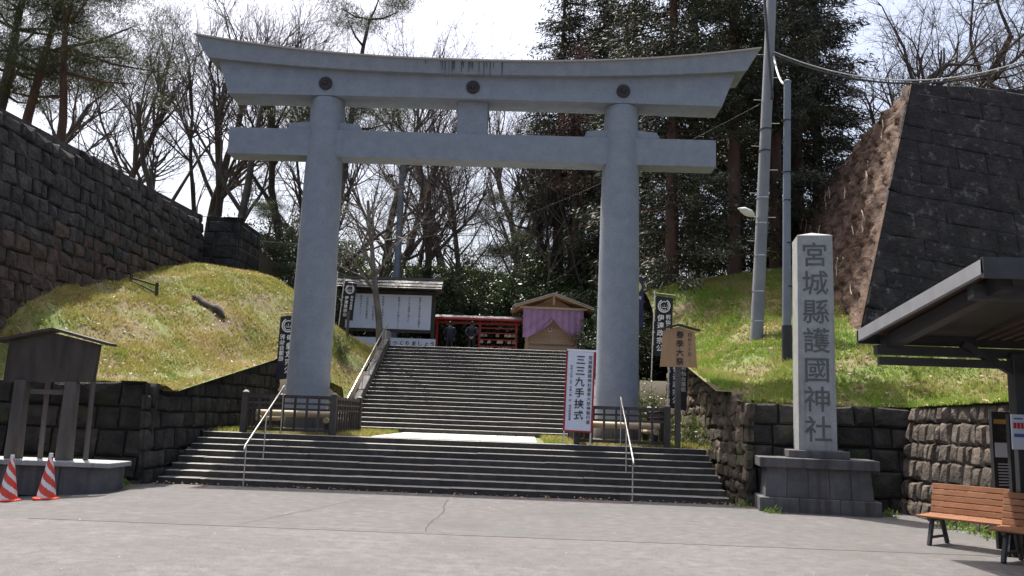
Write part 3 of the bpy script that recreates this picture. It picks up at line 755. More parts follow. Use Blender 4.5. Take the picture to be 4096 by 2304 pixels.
# ------------------------------------------------------------------ wooden signpost
t = thing('wooden_signpost', 'tan wooden board with two columns of characters under a small dark roof', 'sign', (3.78, 21.35, H1))
mb = MB(); mb.prism([Vector((-.47, 0, 2.02)), Vector((.47, 0, 2.02)), Vector((.4, 0, 2.94)), Vector((0, 0, 3.05)), Vector((-.4, 0, 2.94))], (0, -.02, 0), (0, .02, 0))
mb.build('board', 'tan_wood', t)
for sg in (-1, 1): MB().bar((0, 0, 3.1), (sg*.54, 0, 2.965), .2, .04).build('roof_slope', 'dark_wood', t)
MB().box((0, .08, 1.45), (.14, .11, 3.0)).build('post', 'grey_wood', t, bevel=.01)
text(t, '春季大祭', .2, (.03, -.022, 2.83), 'ink', bold=.025, depth=.002, spacing=1.1)
text(t, '四月三十日', .105, (.28, -.022, 2.84), 'ink', bold=.02, depth=.002, spacing=1.12)

# ------------------------------------------------------------------ banners on poles
def banner(label, x, y, zb, ztop, wd_, hgt, side, mirror=False, lean=0.0, rz=0.0, navy=False, disc=False, cat='banner', main='伊達政宗公', sub='祝仙台藩祖'):
    """side=+1: cloth hangs to the right of the pole"""
    t = thing('banner', label, cat, (x, y, zb), rotz=rz, group='black festival banners on poles')
    H = ztop-zb
    MB().tube([(0, 0, -.1), (lean*H, 0, H+.05)], .018, 8).build('pole', 'bamboo', t, smooth=True)
    ox = lean*H
    MB().tube([(ox-side*.06, 0, H-.02), (ox+side*(wd_+.1), 0, H-.1)], .011, 6).build('cross_bar', 'bamboo', t)
    n, m_ = 8, 18; V = []; F = []
    def wav(u_, v_): return .03*math.sin(v_*5+u_*2.5)*v_+.02*math.sin(u_*6)
    for j in range(m_+1):
        for i in range(n+1):
            u_, v_ = i/n, j/m_; z = H-.12-v_*hgt-.08*u_
            V.append((lean*z+side*(.035+u_*wd_), wav(u_, v_), z))
    for j in range(m_):
        for i in range(n): a = j*(n+1)+i; F.append((a, a+1, a+n+2, a+n+1))
    MB().add(V, F).build('cloth', 'flag_navy' if navy else 'flag_cloth', t, smooth='all')
    for j in range(5):
        z = H-.15-j*hgt/5; MB().box((lean*z+side*.02, 0, z), (.05, .015, .03)).build('tie_loop', 'white_ink', t)
    cx = lambda z: lean*z+side*(.035+wd_*.5)
    zc = H-.12-wd_*.62
    if disc:
        mb = MB(); mb.prism([Vector((cx(zc)+wd_*.36*math.cos(a), 0, zc+wd_*.36*math.sin(a))) for a in np.linspace(0, 2*math.pi, 25)[:-1]], (0, -.075, 0), (0, -.06, 0)); mb.build('disc', 'yellow_disc', t)
    else:
        mb = MB()   # round crest: two ring bands, a small mount of strokes inside
        for r_a, r_b, a0, a1 in ((.36, .3, 115, 425), (.26, .215, 60, 300), (.26, .215, 320, 400)):
            k = 18; q = [math.radians(a0+(a1-a0)*i/k) for i in range(k+1)]
            for i in range(k):
                pts = [(r_a, q[i]), (r_a, q[i+1]), (r_b, q[i+1]), (r_b, q[i])]
                mb.prism([Vector((cx(zc)+wd_*r_*math.cos(a), 0, zc+wd_*r_*1.08*math.sin(a))) for r_, a in pts], (0, -.075, 0), (0, -.065, 0))
        for a, b in (((-.12, .02), (-.12, -.1)), ((.12, .02), (.12, -.1)), ((-.12, -.1), (.12, -.1)), ((0, .1), (0, -.1))):
            mb.bar((cx(zc)+a[0]*wd_, -.07, zc+a[1]*wd_), (cx(zc)+b[0]*wd_, -.07, zc+b[1]*wd_), .01, .03*wd_)
        mb.build('crest', 'white_ink', t)
    s1 = min(wd_*.46, (hgt-wd_*1.25)/5.6); z1 = H-.12-wd_*1.35
    sg = -1 if mirror else 1
    o = text(t, main, s1, (cx(z1)-sg*wd_*.16, -.07, z1), 'white_ink', bold=.02, depth=.003, mirror=mirror, spacing=1.05)
    o2 = text(t, sub or '祝', s1*.72, (cx(z1)+sg*wd_*.26, -.07, z1+.04), 'white_ink', bold=.02, depth=.003, mirror=mirror, spacing=1.0)
    if lean:
        for q in (o, o2): q.rotation_euler = (0, math.atan(lean), 0)
    return t
banner('black banner with mirrored lettering half hidden left of the left gate pillar', -7.15, 25.5, H1, 4.72, .56, 1.95, -1, mirror=True)
banner('black banner with mirrored lettering just right of the left gate pillar', -7.52, 31.6, 4.0, 7.0, .5, 1.75, -1, mirror=True)
banner('black banner in front of the left end of the big white signboard', -7.75, 33.2, 4.5, 7.0, .5, 1.5, 1, lean=.06)
banner('black banner on a white pole above the tan wooden sign', 3.86, 27, H1+.2, 5.9, .56, 1.95, 1, lean=.03, rz=R(-8))
banner('navy banner with a pale yellow disc behind the right gate pillar', 3.35, 29.6, 3, 6.95, .6, 1.75, 1, navy=True, disc=True, main='仙台藩祖', sub='')
banner('black banner hanging below and behind the tan wooden sign', 3.93, 24, H1, 4.0, .5, 1.75, 1, lean=.02)

# ------------------------------------------------------------------ big signboard on the terrace
Y0 = 38.5; k_ = Y0/37
t = thing('signboard', 'large white signboard with columns of characters under a dark tiled roof', 'signboard', (-6.68, Y0, TOP))
MB().box((0, .03, 1.93), (4.28, .08, 1.9)).build('backing', 'dark_wood', t)
MB().box((.03, -.03, 1.93), (3.98, .06, 1.62)).build('panel', 'board_white', t, bevel=.01)
MB().box((0, -.02, 2.84), (4.5, .3, .14)).build('lintel', 'dark_wood', t)
for x in (-2.1, 2.13): MB().box((x, .06, 1.3), (.16, .16, 2.6)).build('post', 'dark_wood', t)
rf = MB().prism([Vector((0, -.62, 2.95)), Vector((0, .62, 2.95)), Vector((0, 0, 3.45))], (-2.4, 0, 0), (2.5, 0, 0)).build('roof', 'dark_wood', t)
for j in range(6):
    u_ = j/5.0; MB().box((.05, -.62+.56*u_, 2.985+.45*u_+.02*(j % 2)), (4.95, .1, .04), Matrix.Rotation(R(36), 3, 'X')).build('roof_tile_course', 'tile_roof', rf)
MB().box((.05, 0, 3.5), (4.95, .16, .1)).build('ridge', 'tile_roof', rf)
cols = [('我国の永遠の平和の基礎と', 1.48, 2.58), ('なられた護国の神々に', .98, 2.58), ('感謝のまことを捧げましょう', .5, 2.58), ('伊勢神宮︵お伊勢さん︶の', -.24, 2.58), ('第六十二回式年遷宮を', -.68, 2.6), ('︵平成四十六年斎行︶', -.98, 2.6), ('成功させましょう', -1.28, 2.6), ('宮城縣護國神社', -1.8, 2.0)]
for body, x, z in cols:
    text(t, body, .112, (x, -.062, z), 'ink', bold=.02, depth=.002, spacing=1.03)
t = thing('strip_sign', 'long low white strip sign with one line of characters under the signboard', 'sign', (-6.5, Y0-.4, TOP))
MB().box((0, 0, .43), (4.3, .05, .5)).build('panel', 'board_white', t)
for x in (-2.0, 0, 2.0): MB().box((x, .05, .25), (.07, .05, .6)).build('leg', 'dark_wood', t)
for q, ch_ in enumerate('につくりましょう'): text(t, ch_, .25, (.02+q*.285, -.028, .43), 'ink', bold=.02, depth=.002)

# ------------------------------------------------------------------ red prayer-plaque rack
t = thing('plaque_rack', 'red wooden rack with a bright roof and rows of hanging prayer plaques', 'rack', (-2.45, 40.3, TOP))
for x in (-2.1, -.02, 1.75):
    MB().box((x, 0, .93), (.11, .11, 1.86)).build('post', 'red_paint', t)
MB().box((-.15, 0, 1.72), (4.1, .1, .12)).build('beam', 'red_paint', t)
rf = MB().box((-.12, 0, 1.93), (4.35, 1.0, .05)).build('roof', 'red_paint', t)
for j in range(4):
    M_ = Matrix.Rotation(R(14), 3, 'X'); MB().box((-.12, -.52+j*.2, 1.92+j*.05), (4.3, .15, .035), M_).build('roof_batten', 'roof_sheet', rf)
MB().box((-.12, -.58, 1.86), (4.4, .05, .09)).build('fascia', 'red_paint', rf)
for z in (.3, .62, .94, 1.26, 1.5):
    MB().box((.86, -.02, z), (1.76, .06, .055)).build('rail', 'red_paint', t)
pe = None
for z in (.6, .92, 1.24):
    x = .1
    while x < 1.68:
        if random.random() < .8:
            s = .085
            if pe is None:
                pe = MB().prism([Vector((-s, 0, -.13)), Vector((s, 0, -.13)), Vector((s, 0, -.03)), Vector((0, 0, .03)), Vector((-s, 0, -.03))], (0, -.012, 0), (0, .012, 0)).mesh('plaque', 'ema_wood')
            o = bpy.data.objects.new('plaque', pe); link(o, t); o.location = (x, -.08-random.uniform(0, .04), z-.03); o.rotation_euler = (random.uniform(-.2, .2), random.uniform(-.12, .12), random.uniform(-.5, .5))
        x += random.uniform(.13, .22)

# ------------------------------------------------------------------ wooden stall with purple curtain
t = thing('wooden_stall', 'small pale wooden stall with gabled roof behind the stair top', 'stall', (1.0, 39.4, TOP), rotz=R(4))
for k in range(14):
    MB().box((0, 0, .08+k*.165), (2.2, .05, .16)).build('plank', 'stall_wood', t, bevel=.006)
for x in (-1.16, 1.16): MB().box((x, -.02, 1.15), (.12, .14, 2.3)).build('post', 'stall_wood', t)
for x in (-1.13, 1.13): MB().box((x, .9, 1.15), (.05, 1.7, 2.3)).build('side_wall', 'stall_wood', t)
MB().box((0, -.06, .78), (2.3, .1, .07)).build('sill', 'stall_wood', t)
for x in (-.98, .98): MB().box((x, -.035, 1.5), (.05, .03, 1.4)).build('shutter_frame', 'stall_wood', t)
MB().box((0, -.03, 1.45), (.03, .02, 1.3)).build('shutter_frame', 'stall_wood', t)
mb = MB().prism([Vector((-1.3, 0, 2.3)), Vector((1.3, 0, 2.3)), Vector((0, 0, 2.98))], (0, -.02, 0), (0, .03, 0)); mb.build('gable', 'stall_wood', t)
MB().box((0, -.55, 2.8), (.09, .08, .5)).build('king_post', 'stall_wood', t)
MB().box((0, -.55, 2.38), (3.2, .09, .1)).build('tie_beam', 'stall_wood', t)
for sg in (-1, 1):
    p = MB().prism([Vector((0, 0, 3.05)), Vector((sg*1.85, 0, 2.42)), Vector((sg*1.85, 0, 2.34)), Vector((0, 0, 2.97))], (0, -.75, 0), (0, 1.9, 0)).build('roof_slope', 'stall_wood', t)
    MB().prism([Vector((0, 0, 3.1)), Vector((sg*1.92, 0, 2.445)), Vector((sg*1.92, 0, 2.415)), Vector((0, 0, 3.06))], (0, -.8, 0), (0, 1.95, 0)).build('roofing', 'roof_sheet', p)
c = thing('curtain', 'purple cloth curtain drawn up in two swags across the wooden stall', 'curtain', (1.0, 39.4, TOP), rotz=R(4))
n, m_ = 60, 14; V = []; F = []
for j in range(m_+1):
    for i in range(n+1):
        u_ = -1+2*i/n; v_ = j/m_; a = abs(u_)
        low = 1.78-.75*(a**.75)+.06*math.sin(a*9); low = 1.92-.95*min(1, a/.85)**.62
        z = 2.36+(low-2.36)*v_
        V.append((u_*1.42, -.52-.1*v_*a-.035*math.sin(14*v_-8*a)*v_*(1 if a > .05 else .3)-.02*math.sin(u_*30), z))
for j in range(m_):
    for i in range(n): a = j*(n+1)+i; F.append((a, a+1, a+n+2, a+n+1))
MB().add(V, F).build('cloth', 'purple_cloth', c, smooth='all')
s = thing('sticker', 'small white card with a red square pinned to the wooden stall', 'card', (1.0, 39.4, TOP), rotz=R(4))
MB().box((-.1, -.045, 1.42), (.17, .01, .19)).build('card', 'white_paint', s); MB().box((-.1, -.052, 1.44), (.1, .006, .09)).build('mark', 'red_ink', s)

# ------------------------------------------------------------------ people (seen from behind)
def person(label, x, y, zb, rz, pale=False, bend=0.0, hands_back=False, h=1.68):
    t = bpy.data.objects.new('person_rig', None)
    k = h/1.7
    B = {}
    pts = []; rad = []; ed = []
    def P(p, r, par=None):
        pts.append(Vector(p)*k); rad.append((r[0]*k, r[1]*k) if hasattr(r, '__len__') else (r*k, r*k)); i = len(pts)-1
        if par is not None: ed.append((par, i))
        return i
    by = -bend
    pel = P((0, 0, .95), (.215, .165)); wa = P((0, -.01+by*.2, 1.12), (.215, .165), pel); ch = P((0, by*.6, 1.3), (.245, .17), wa)
    sh = P((0, by*.85, 1.42), (.17, .11), ch); nk = P((0, by*.95, 1.5), .062, sh); hd = P((0, by*1.1-.01, 1.57), (.09, .1), nk); tp = P((0, by*1.2-.01, 1.67), (.1, .118), hd); cw = P((0, by*1.25+.005, 1.75), (.075, .09), tp); P((0, by*1.25+.005, 1.785), (.03, .035), cw)
    for s_ in (-1, 1):
        hp = P((s_*.1, 0, .88), .098, pel); kn = P((s_*.11, -.015, .5), .068, hp); an = P((s_*.115, .02, .1), .047, kn)
        P((s_*.13, -.1, .045), .042, an)
        so = P((s_*.22, by*.85, 1.38), .09, sh)
        if hands_back:
            el = P((s_*.32, by*.6+.13, 1.13), .065, so); wr = P((s_*.07, .2, .93), .036, el); pa = P((-s_*.0+s_*.02, .205, .9), (.035, .02), wr); hb = Vector((s_*.02, .205, .9)); dr = Vector((-s_*.6, .1, -.5))
        else:
            el = P((s_*.3, by*.6+.03, 1.12), .065, so); wr = P((s_*.24, by*.6-.12, .92), .036, el); pa = P((s_*.235, by*.6-.15, .85), (.035, .02), wr); hb = Vector((s_*.235, by*.6-.15, .85)); dr = Vector((0, -.3, -.9))
        dr.normalize(); sd = Vector((0, 1, 0)) if not hands_back else Vector((s_*.5, 0, -.8)).normalized()
        for q in range(4):
            f0 = P(hb+sd*(.018*(q-1.5))+dr*.035, .0095, pa); f1 = P(hb+sd*(.02*(q-1.5))+dr*(.065+(.008 if q in (1, 2) else 0)), .009, f0); P(hb+sd*(.019*(q-1.5))+dr*(.095+(.01 if q in (1, 2) else 0))+Vector((0, -.012, 0)), .0075, f1)
        th = P(hb+sd*.035-dr*.005, .011, pa); P(hb+sd*.05+dr*.03, .009, th)
    me = bpy.data.meshes.new('person'); me.from_pydata(pts, ed, []); o = bpy.data.objects.new('person', me); COL.objects.link(o)
    o.modifiers.new('s', 'SKIN'); sv = None
    if not me.skin_vertices:
        bm = bmesh.new(); bm.from_mesh(me); bm.verts.layers.skin.verify(); bm.to_mesh(me); bm.free()
    for i, v in enumerate(me.skin_vertices[0].data): v.radius = rad[i]; v.use_root = (i == 0)
    sb = o.modifiers.new('u', 'SUBSURF'); sb.levels = 2; sb.render_levels = 2
    bpy.context.view_layer.update()
    m2 = bpy.data.meshes.new_from_object(o.evaluated_get(bpy.context.evaluated_depsgraph_get())); m2.name = 'person'
    bpy.data.objects.remove(o)
    m2.materials.clear()
    for q in ('jacket', 'trousers_pale' if pale else 'trousers_dark', 'skin', 'hair'): m2.materials.append(MATS[q])
    for p in m2.polygons:
        c_ = p.center/k; i = 0
        if c_.z < .9 and abs(c_.x) < .21: i = 1
        if c_.z > 1.51: i = 2
        if c_.z > 1.525 and (c_.z > 1.65 or c_.y > by*1.1-.04): i = 3
        if not hands_back and abs(c_.x) > .2 and c_.z < .915 and c_.y < by*.6-.08: i = 2
        if hands_back and c_.y > .165 and c_.z < .95: i = 2
        p.material_index = i; p.use_smooth = True
    o = bpy.data.objects.new('person', m2); link(o); o.location = (x, y, zb); o.rotation_euler = (0, 0, rz+math.pi)
    tag(o, label, 'person')
    hd_c = (pts[hd]+pts[tp])/2
    mb = MB()
    for s_ in (-1, 1): mb.tube([hd_c+Vector((s_*.07, .0, .015)), hd_c+Vector((s_*.082, .012, .0)), hd_c+Vector((s_*.076, .01, -.035))], [.012, .017, .012], 6)
    mb.build('ears', 'skin', o, smooth='all')
    mb = MB(); f = hd_c+Vector((0, -.088, 0))
    mb.tube([f+Vector((0, .01, .02)), f+Vector((0, -.02, -.02)), f+Vector((0, .01, -.03))], [.01, .016, .01], 6); mb.build('nose', 'skin', o, smooth='all')
    mb = MB()
    for s_ in (-1, 1): mb.tube([f+Vector((s_*.03, .012, .012)), f+Vector((s_*.03, -.004, .012))], [.012, .006], 6)
    mb.build('eyes', 'hair', o); MB().box(f+Vector((0, .008, -.055)), (.045, .016, .01)).build('mouth', 'red_bar', o)
    bpy.data.objects.remove(t)
    return o
person('person in a black coat leaning at the left of the red rack', -3.72, 38.3, TOP, R(8), bend=.14, h=1.5)
person('person in a dark jacket holding both hands behind the back', -2.7, 38.3, TOP, R(-4), hands_back=True, h=1.53)
person('person in dark top and pale trousers standing right of the wooden stall', 2.42, 39.3, TOP, R(-40), pale=True, h=1.64)
def bag(x, y, m, label, s=1.0):
    t = thing('backpack', label, 'bag', (x, y, TOP))
    mb = MB(); mb.box((0, 0, .19*s), (.32*s, .2*s, .38*s), taper=.8); mb.build('body', m, t, bevel=.06, seg=3, smooth='all')
    mb = MB(); mb.box((0, -.11*s, .13*s), (.22*s, .08*s, .2*s)); mb.build('pocket', m, t, bevel=.03, seg=2, smooth='all')
    MB().tube([(-.06*s, 0, .37*s), (-.04*s, 0, .43*s), (.04*s, 0, .43*s), (.06*s, 0, .37*s)], .012, 6).build('handle', 'jacket', t)
bag(1.85, 38.7, 'bag_blue', 'blue backpack on the ground before the wooden stall', 1.15)
bag(2.16, 38.75, 'jacket', 'small black bag on the ground beside the blue backpack', .85)

# ------------------------------------------------------------------ poles, lamp, cables
t = thing('utility_pole', 'tall grey concrete utility pole rising past the right end of the gate', 'utility pole', (6.74, 25, 4.2))
top = Vector((.9, 0, 17)); pp = [top*q for q in (0, .25, .5, .75, 1)]
MB().tube(pp, [.19, .175, .16, .145, .13], 20).build('pole', 'concrete_pole', t, smooth=True)
for k in range(12):
    z = .8+k*.75; p = top*(z/17)
    if k > 2:
        sg = -1 if k % 2 else 1; MB().tube([p, p+Vector((sg*.42, 0, .01))], .011, 6).build('step_bolt', 'steel', t)
for z in (.6, 1.5, 2.6, 3.6, 4.4, 5.9, 6.6):
    p = top*(z/17); MB().tube([p-Vector((0, 0, .015)), p+Vector((0, 0, .015))], .19, 20).build('band', 'pole_black' if z > 5 else 'steel', t)
arm = MB(); 
arm.tube([top*(3.75/17)+Vector((-.1, -.05, 0)), top*(3.75/17)+Vector((-.35, -.18, .06))], .03, 8); arm.build('lamp_arm', 'lamp_shell', t)
l0 = top*(3.78/17)+Vector((-.3, -.16, .03))
mb = MB(); mb.tube([l0, l0+Vector((-.12, -.05, .05)), l0+Vector((-.32, -.12, .12)), l0+Vector((-.5, -.18, .16))], [.06, .12, .11, .02], 12); mb.build('lamp_head', 'lamp_shell', t, smooth=True)
t = thing('signal_pole', 'slim blue-grey steel pole with a black foot beside the utility pole', 'pole', (6.88, 22.5, 3.25))
MB().tube([(0, 0, -.1), (.0, 0, 1.15)], .135, 18).build('foot_sleeve', 'pole_black', t, smooth=True)
MB().tube([(0, 0, 1.1), (.05, 0, 4.5), (.12, 0, 8.05)], [.115, .105, .095], 18).build('pole', 'painted_pole', t, smooth=True)
MB().lathe([(.11, 0), (.11, .05), (.05, .09)], (.12, 0, 8.03), 16).build('cap', 'painted_pole', t, smooth=True)
for z in (2.2, 3.4, 4.6, 5.4, 6.9): MB().tube([(.07, 0, z), (.07, 0, z+.03)], .125, 16).build('band', 'pole_black', t)
t = thing('background_pole', 'grey steel pole standing among the trees behind the signboard', 'pole', (-6.93, 42, TOP))
MB().tube([(0, 0, -.2), (-.02, 0, 6), (-.04, 0, 11.5)], [.2, .17, .14], 16).build('pole', 'painted_pole', t, smooth=True)
MB().tube([(0, 0, 9.4), (-.5, -.1, 9.5)], .03, 6).build('arm', 'painted_pole', t); MB().box((-.62, -.12, 9.45), (.25, .2, .2)).build('fixture', 'pole_black', t, bevel=.03)
def cable(label, a, b, sag, r, m, n=40, name='overhead_cable', wob=0):
    a, b = Vector(a), Vector(b)
    pts = [a.lerp(b, i/n)-Vector((0, 0, sag*4*(i/n)*(1-i/n))) for i in range(n+1)]
    o = MB().tube(pts, r, 6).build(name, m, smooth='all'); return tag(o, label, 'cable')
PT = Vector((6.74+.9*9.05/17, 24.85, 13.25))
cable('thick upper cable sagging from the utility pole to the right edge', PT+Vector((.1, 0, .05)), (16.2, 23.2, 13.5), 1.25, .02, 'cable_grey')
cable('thick lower cable of the pair sagging from the utility pole rightwards', PT+Vector((.1, 0, -.05)), (16.2, 23.2, 13.4), 1.25, .028, 'cable')
cable('short pale cable dropping from the utility pole to the slim pole', PT+Vector((.1, 0, -.1)), (7.0, 22.5, 11.3), .35, .035, 'cable_grey')
cable('black service cable hanging down the face of the utility pole', PT+Vector((-.3, -.1, 3.5)), PT+Vector((-.02, -.2, -1.6)), .1, .05, 'cable')
cable('thin wire running from the utility pole down behind the gate', PT+Vector((-.2, 0, -1.6)), (-3.0, 36, 9.5), .3, .005, 'cable')
cable('thin pale wire above the left castle wall', (-16, 38, 9.9), (-6.93, 41.9, 10.6), .5, .018, 'cable_grey')

# ------------------------------------------------------------------ bus shelter, benches, boards on the right
t = thing('shelter', 'dark steel open shelter with a grey edged roof at the right edge', 'shelter', (5.1, 13, 0))
xl, xr = 0.0, 5.2; yf, yn = 0.0, -3.6
def rz_(y): return 3.02-y*.122
mb = MB(); mb.prism([Vector((0, yf, rz_(yf)+.2)), Vector((0, yn, rz_(yn)+.2)), Vector((0, yn, rz_(yn)+.14)), Vector((0, yf, rz_(yf)+.14))], (xl+.05, 0, 0), (xl+.5, 0, 0)); mb.build('eave_soffit', 'shelter_soffit', t)
mb = MB(); mb.prism([Vector((0, yf, rz_(yf)+.2)), Vector((0, yn, rz_(yn)+.2)), Vector((0, yn, rz_(yn)+.14)), Vector((0, yf, rz_(yf)+.14))], (xl+.503, 0, 0), (xr, 0, 0)); mb.build('roof_deck', 'shelter_steel', t)
for k in range(9):
    x = 1.75+k*.19; MB().bar((x, yf-.1, rz_(yf-.1)+.12), (x, yn+.1, rz_(yn+.1)+.12), .07, .05).build('soffit_rib', 'shelter_soffit', t)
MB().bar((xl, yf+.03, rz_(yf)+.12), (xl, yn-.03, rz_(yn)+.12), .06, .17).build('side_fascia', 'shelter_fascia', t)
MB().box(((xl+xr)/2, yn-.02, rz_(yn)+.1), (xr-xl+.06, .06, .24)).build('front_fascia', 'shelter_steel', t)
MB().box(((xl+xr)/2, yf+.02, rz_(yf)+.1), (xr-xl+.06, .06, .2)).build('rear_fascia', 'shelter_steel', t)
MB().bar((.35, yf-.1, rz_(yf)-.02), (.35, yn+.2, rz_(yn)-.02), .16, .2).build('side_beam', 'shelter_steel', t)
MB().box((2.6, -.32, 2.9), (5.0, .14, .14)).build('rear_beam', 'shelter_steel', t)
MB().box((2.6, -.42, 2.73), (5.0, .08, .12)).build('rear_beam', 'shelter_steel', t)
MB().box((2.6, yn+.5, rz_(yn)-.1), (5.0, .14, .18)).build('front_beam', 'shelter_steel', t)
MB().box((2.13, -.42, 1.45), (.19, .19, 2.9)).build('post', 'shelter_steel', t, bevel=.01)
MB().box((4.9, -.42, 1.45), (.19, .19, 2.9)).build('post', 'shelter_steel', t, bevel=.01)
MB().bar((2.2, -.42, 2.55), (1.35, -.42, 3.02), .1, .1).build('brace', 'shelter_steel', t)
MB().bar((2.25, -.45, 2.6), (2.25, -2.4, 3.2), .12, .12).build('brace', 'shelter_steel', t)
def bench(x, y, rz, label, W=1.5):
    t = thing('bench', label, 'bench', (x, y, 0), rotz=rz, group='benches by the shelter')
    for k in range(5):
        MB().box((0, -.2+k*.1, .42+.004*k), (W, .085, .035), Matrix.Rotation(R(-3), 3, 'X')).build('seat_slat', 'bench_wood', t, bevel=.008)
    for k in range(5):
        MB().box((0, .25+k*.024, .5+k*.09), (W, .03, .082), Matrix.Rotation(R(-15), 3, 'X')).build('back_slat', 'bench_wood', t, bevel=.006)
    for sx in (-W*.37, W*.37):
        MB().bar((sx, -.14, .4), (sx, -.28, .0), .055, .07).build('leg', 'iron', t, bevel=.01)
        MB().bar((sx, .16, .4), (sx, .33, .0), .055, .07).build('leg', 'iron', t, bevel=.01)
        MB().bar((sx, -.24, .385), (sx, .26, .385), .055, .05).build('seat_bracket', 'iron', t)
        MB().bar((sx, .25, .37), (sx, .385, .93), .05, .04).build('back_bracket', 'iron', t)
        MB().bar((sx, -.235, .12), (sx, .275, .12), .035, .035).build('stretcher', 'iron', t)
bench(6.72, 13.0, R(-50), 'orange-brown slatted bench in the sun beyond the shelter post')
bench(7.0, 11.5, R(-50), 'orange-brown slatted bench under the shelter cut by the right edge')
t = thing('information_panel', 'dark upright information panel with pictures by the shelter post', 'sign', (7.29, 13.2, .2), rotz=R(14))
MB().box((0, 0, 1.1), (.36, .06, 1.5)).build('panel', 'pole_black', t); MB().box((0, .02, .1), (.3, .05, .7)).build('foot', 'pole_black', t)
MB().box((0, -.035, 1.7), (.3, .006, .07)).build('heading', 'orange_text', t)
MB().box((0, -.035, 1.52), (.3, .006, .2)).build('picture', 'wall_moss', t); MB().box((0, -.035, 1.27), (.3, .006, .22)).build('picture', 'board_white', t)
for k in range(8): MB().box((.01, -.035, 1.06-k*.045), (.24, .006, .014)).build('text_line', 'board_white', t)
t = thing('notice_plate', 'white notice plate with red and blue lines fixed beside the shelter post', 'sign', (7.1, 12.4, .2), rotz=R(10))
MB().box((.0, 0, 1.55), (.22, .02, .5)).build('plate', 'board_white', t)
MB().box((-.1, .05, .8), (.06, .06, 2.0)).build('stake', 'pole_black', t)
for k in range(3): MB().box((-.06+k*.06, -.013, 1.64), (.045, .006, .085)).build('red_mark', 'red_ink', t)
MB().box((0, -.013, 1.5), (.16, .006, .05)).build('blue_mark', 'blue_ink', t); MB().box((0, -.013, 1.74), (.14, .006, .02)).build('blue_mark', 'blue_ink', t)

# ------------------------------------------------------------------ small things on the left bank
t = thing('low_log_fence', 'low little log fence standing on the left grass bank', 'fence', (-12.3, 26, 5.1))
for p in ((-.5, .05, .3), (.33, .1, .05), (.5, -.25, 0)):
    z = float(left_z(-12.3+p[0], 26+p[1]))-5.1; MB().tube([(p[0], p[1], z-.1), (p[0], p[1], z+.3)], .05, 8).build('post', 'dark_wood', t, smooth=True)
MB().tube([(-.55, .05, float(left_z(-12.85, 26.05))-5.1+.2), (.38, .1, float(left_z(-11.97, 26.1))-5.1+.2)], .03, 8).build('rail', 'dark_wood', t)
MB().tube([(-.5, .0, float(left_z(-12.8, 26))-5.1+.12), (.5, -.25, float(left_z(-11.8, 25.75))-5.1+.14)], .03, 8).build('rail', 'dark_wood', t)
pts = []; 
for k in range(9):
    u_ = k/8; x = -11.15+1.35*u_; y = 26.9-.5*u_; pts.append((x+random.uniform(-.03, .03), y, float(left_z(x, y))+.07+.05*math.sin(u_*9)))
o = MB().tube(pts, [.05, .1, .13, .12, .15, .13, .15, .1, .04], 9).build('fallen_log', 'bark', smooth=True); tag(o, 'dark weathered log lying on the left grass bank', 'log')
for k, (x, y, lab) in enumerate(((-7.6, 30.2, 'grey wooden stake in the grass left of the upper stairs'), (-7.1, 32.1, 'grey wooden stake beside the left banner pole'))):
    o = MB().tube([(x, y, float(left_z(x, y))-.1), (x, y, float(left_z(x, y))+1.1)], .055, 8).build('wooden_stake', 'grey_wood', smooth=True); tag(o, lab, 'stake')
for k, (x, y, z, lab) in enumerate(((3.55, 27.6, 1.1, 'grey wooden stake below the black banner right of the gate'), (3.3, 29.2, 3.0, 'taller grey wooden stake beside the right gate pillar'))):
    o = MB().tube([(x, y, z-.1), (x, y, z+2.1)], .07, 8).build('wooden_stake', 'grey_wood', smooth=True); tag(o, lab, 'stake')

# ------------------------------------------------------------------ vegetation
def seg_mesh(S, n=3):
    """S: array (k,8): p0 p1 r0 r1 -> open frusta"""
    S = np.asarray(S, float); p0, p1, ra, rb = S[:, :3], S[:, 3:6], S[:, 6:7], S[:, 7:8]
    d = p1-p0; L = np.linalg.norm(d, axis=1, keepdims=True)+1e-9; d = d/L
    ref = np.where(np.abs(d[:, 2:3]) > .9, [[1., 0, 0]], [[0, 0, 1.]]); a = np.cross(d, ref); a /= np.linalg.norm(a, axis=1, keepdims=True); b = np.cross(d, a)
    V = []
    for (p, r_) in ((p0, ra), (p1+d*rb*.3, rb)):
        for k in range(n):
            t_ = 2*math.pi*k/n; V.append(p+(a*math.cos(t_)+b*math.sin(t_))*r_)
    V = np.stack(V, 1); k = len(S); base = np.arange(k)[:, None]*(2*n); F = []
    for q in range(n): F.append(np.stack([q, (q+1) % n, n+(q+1) % n, n+q], 0)[None]+base)
    return V.reshape(-1, 3), np.concatenate(F, 0)
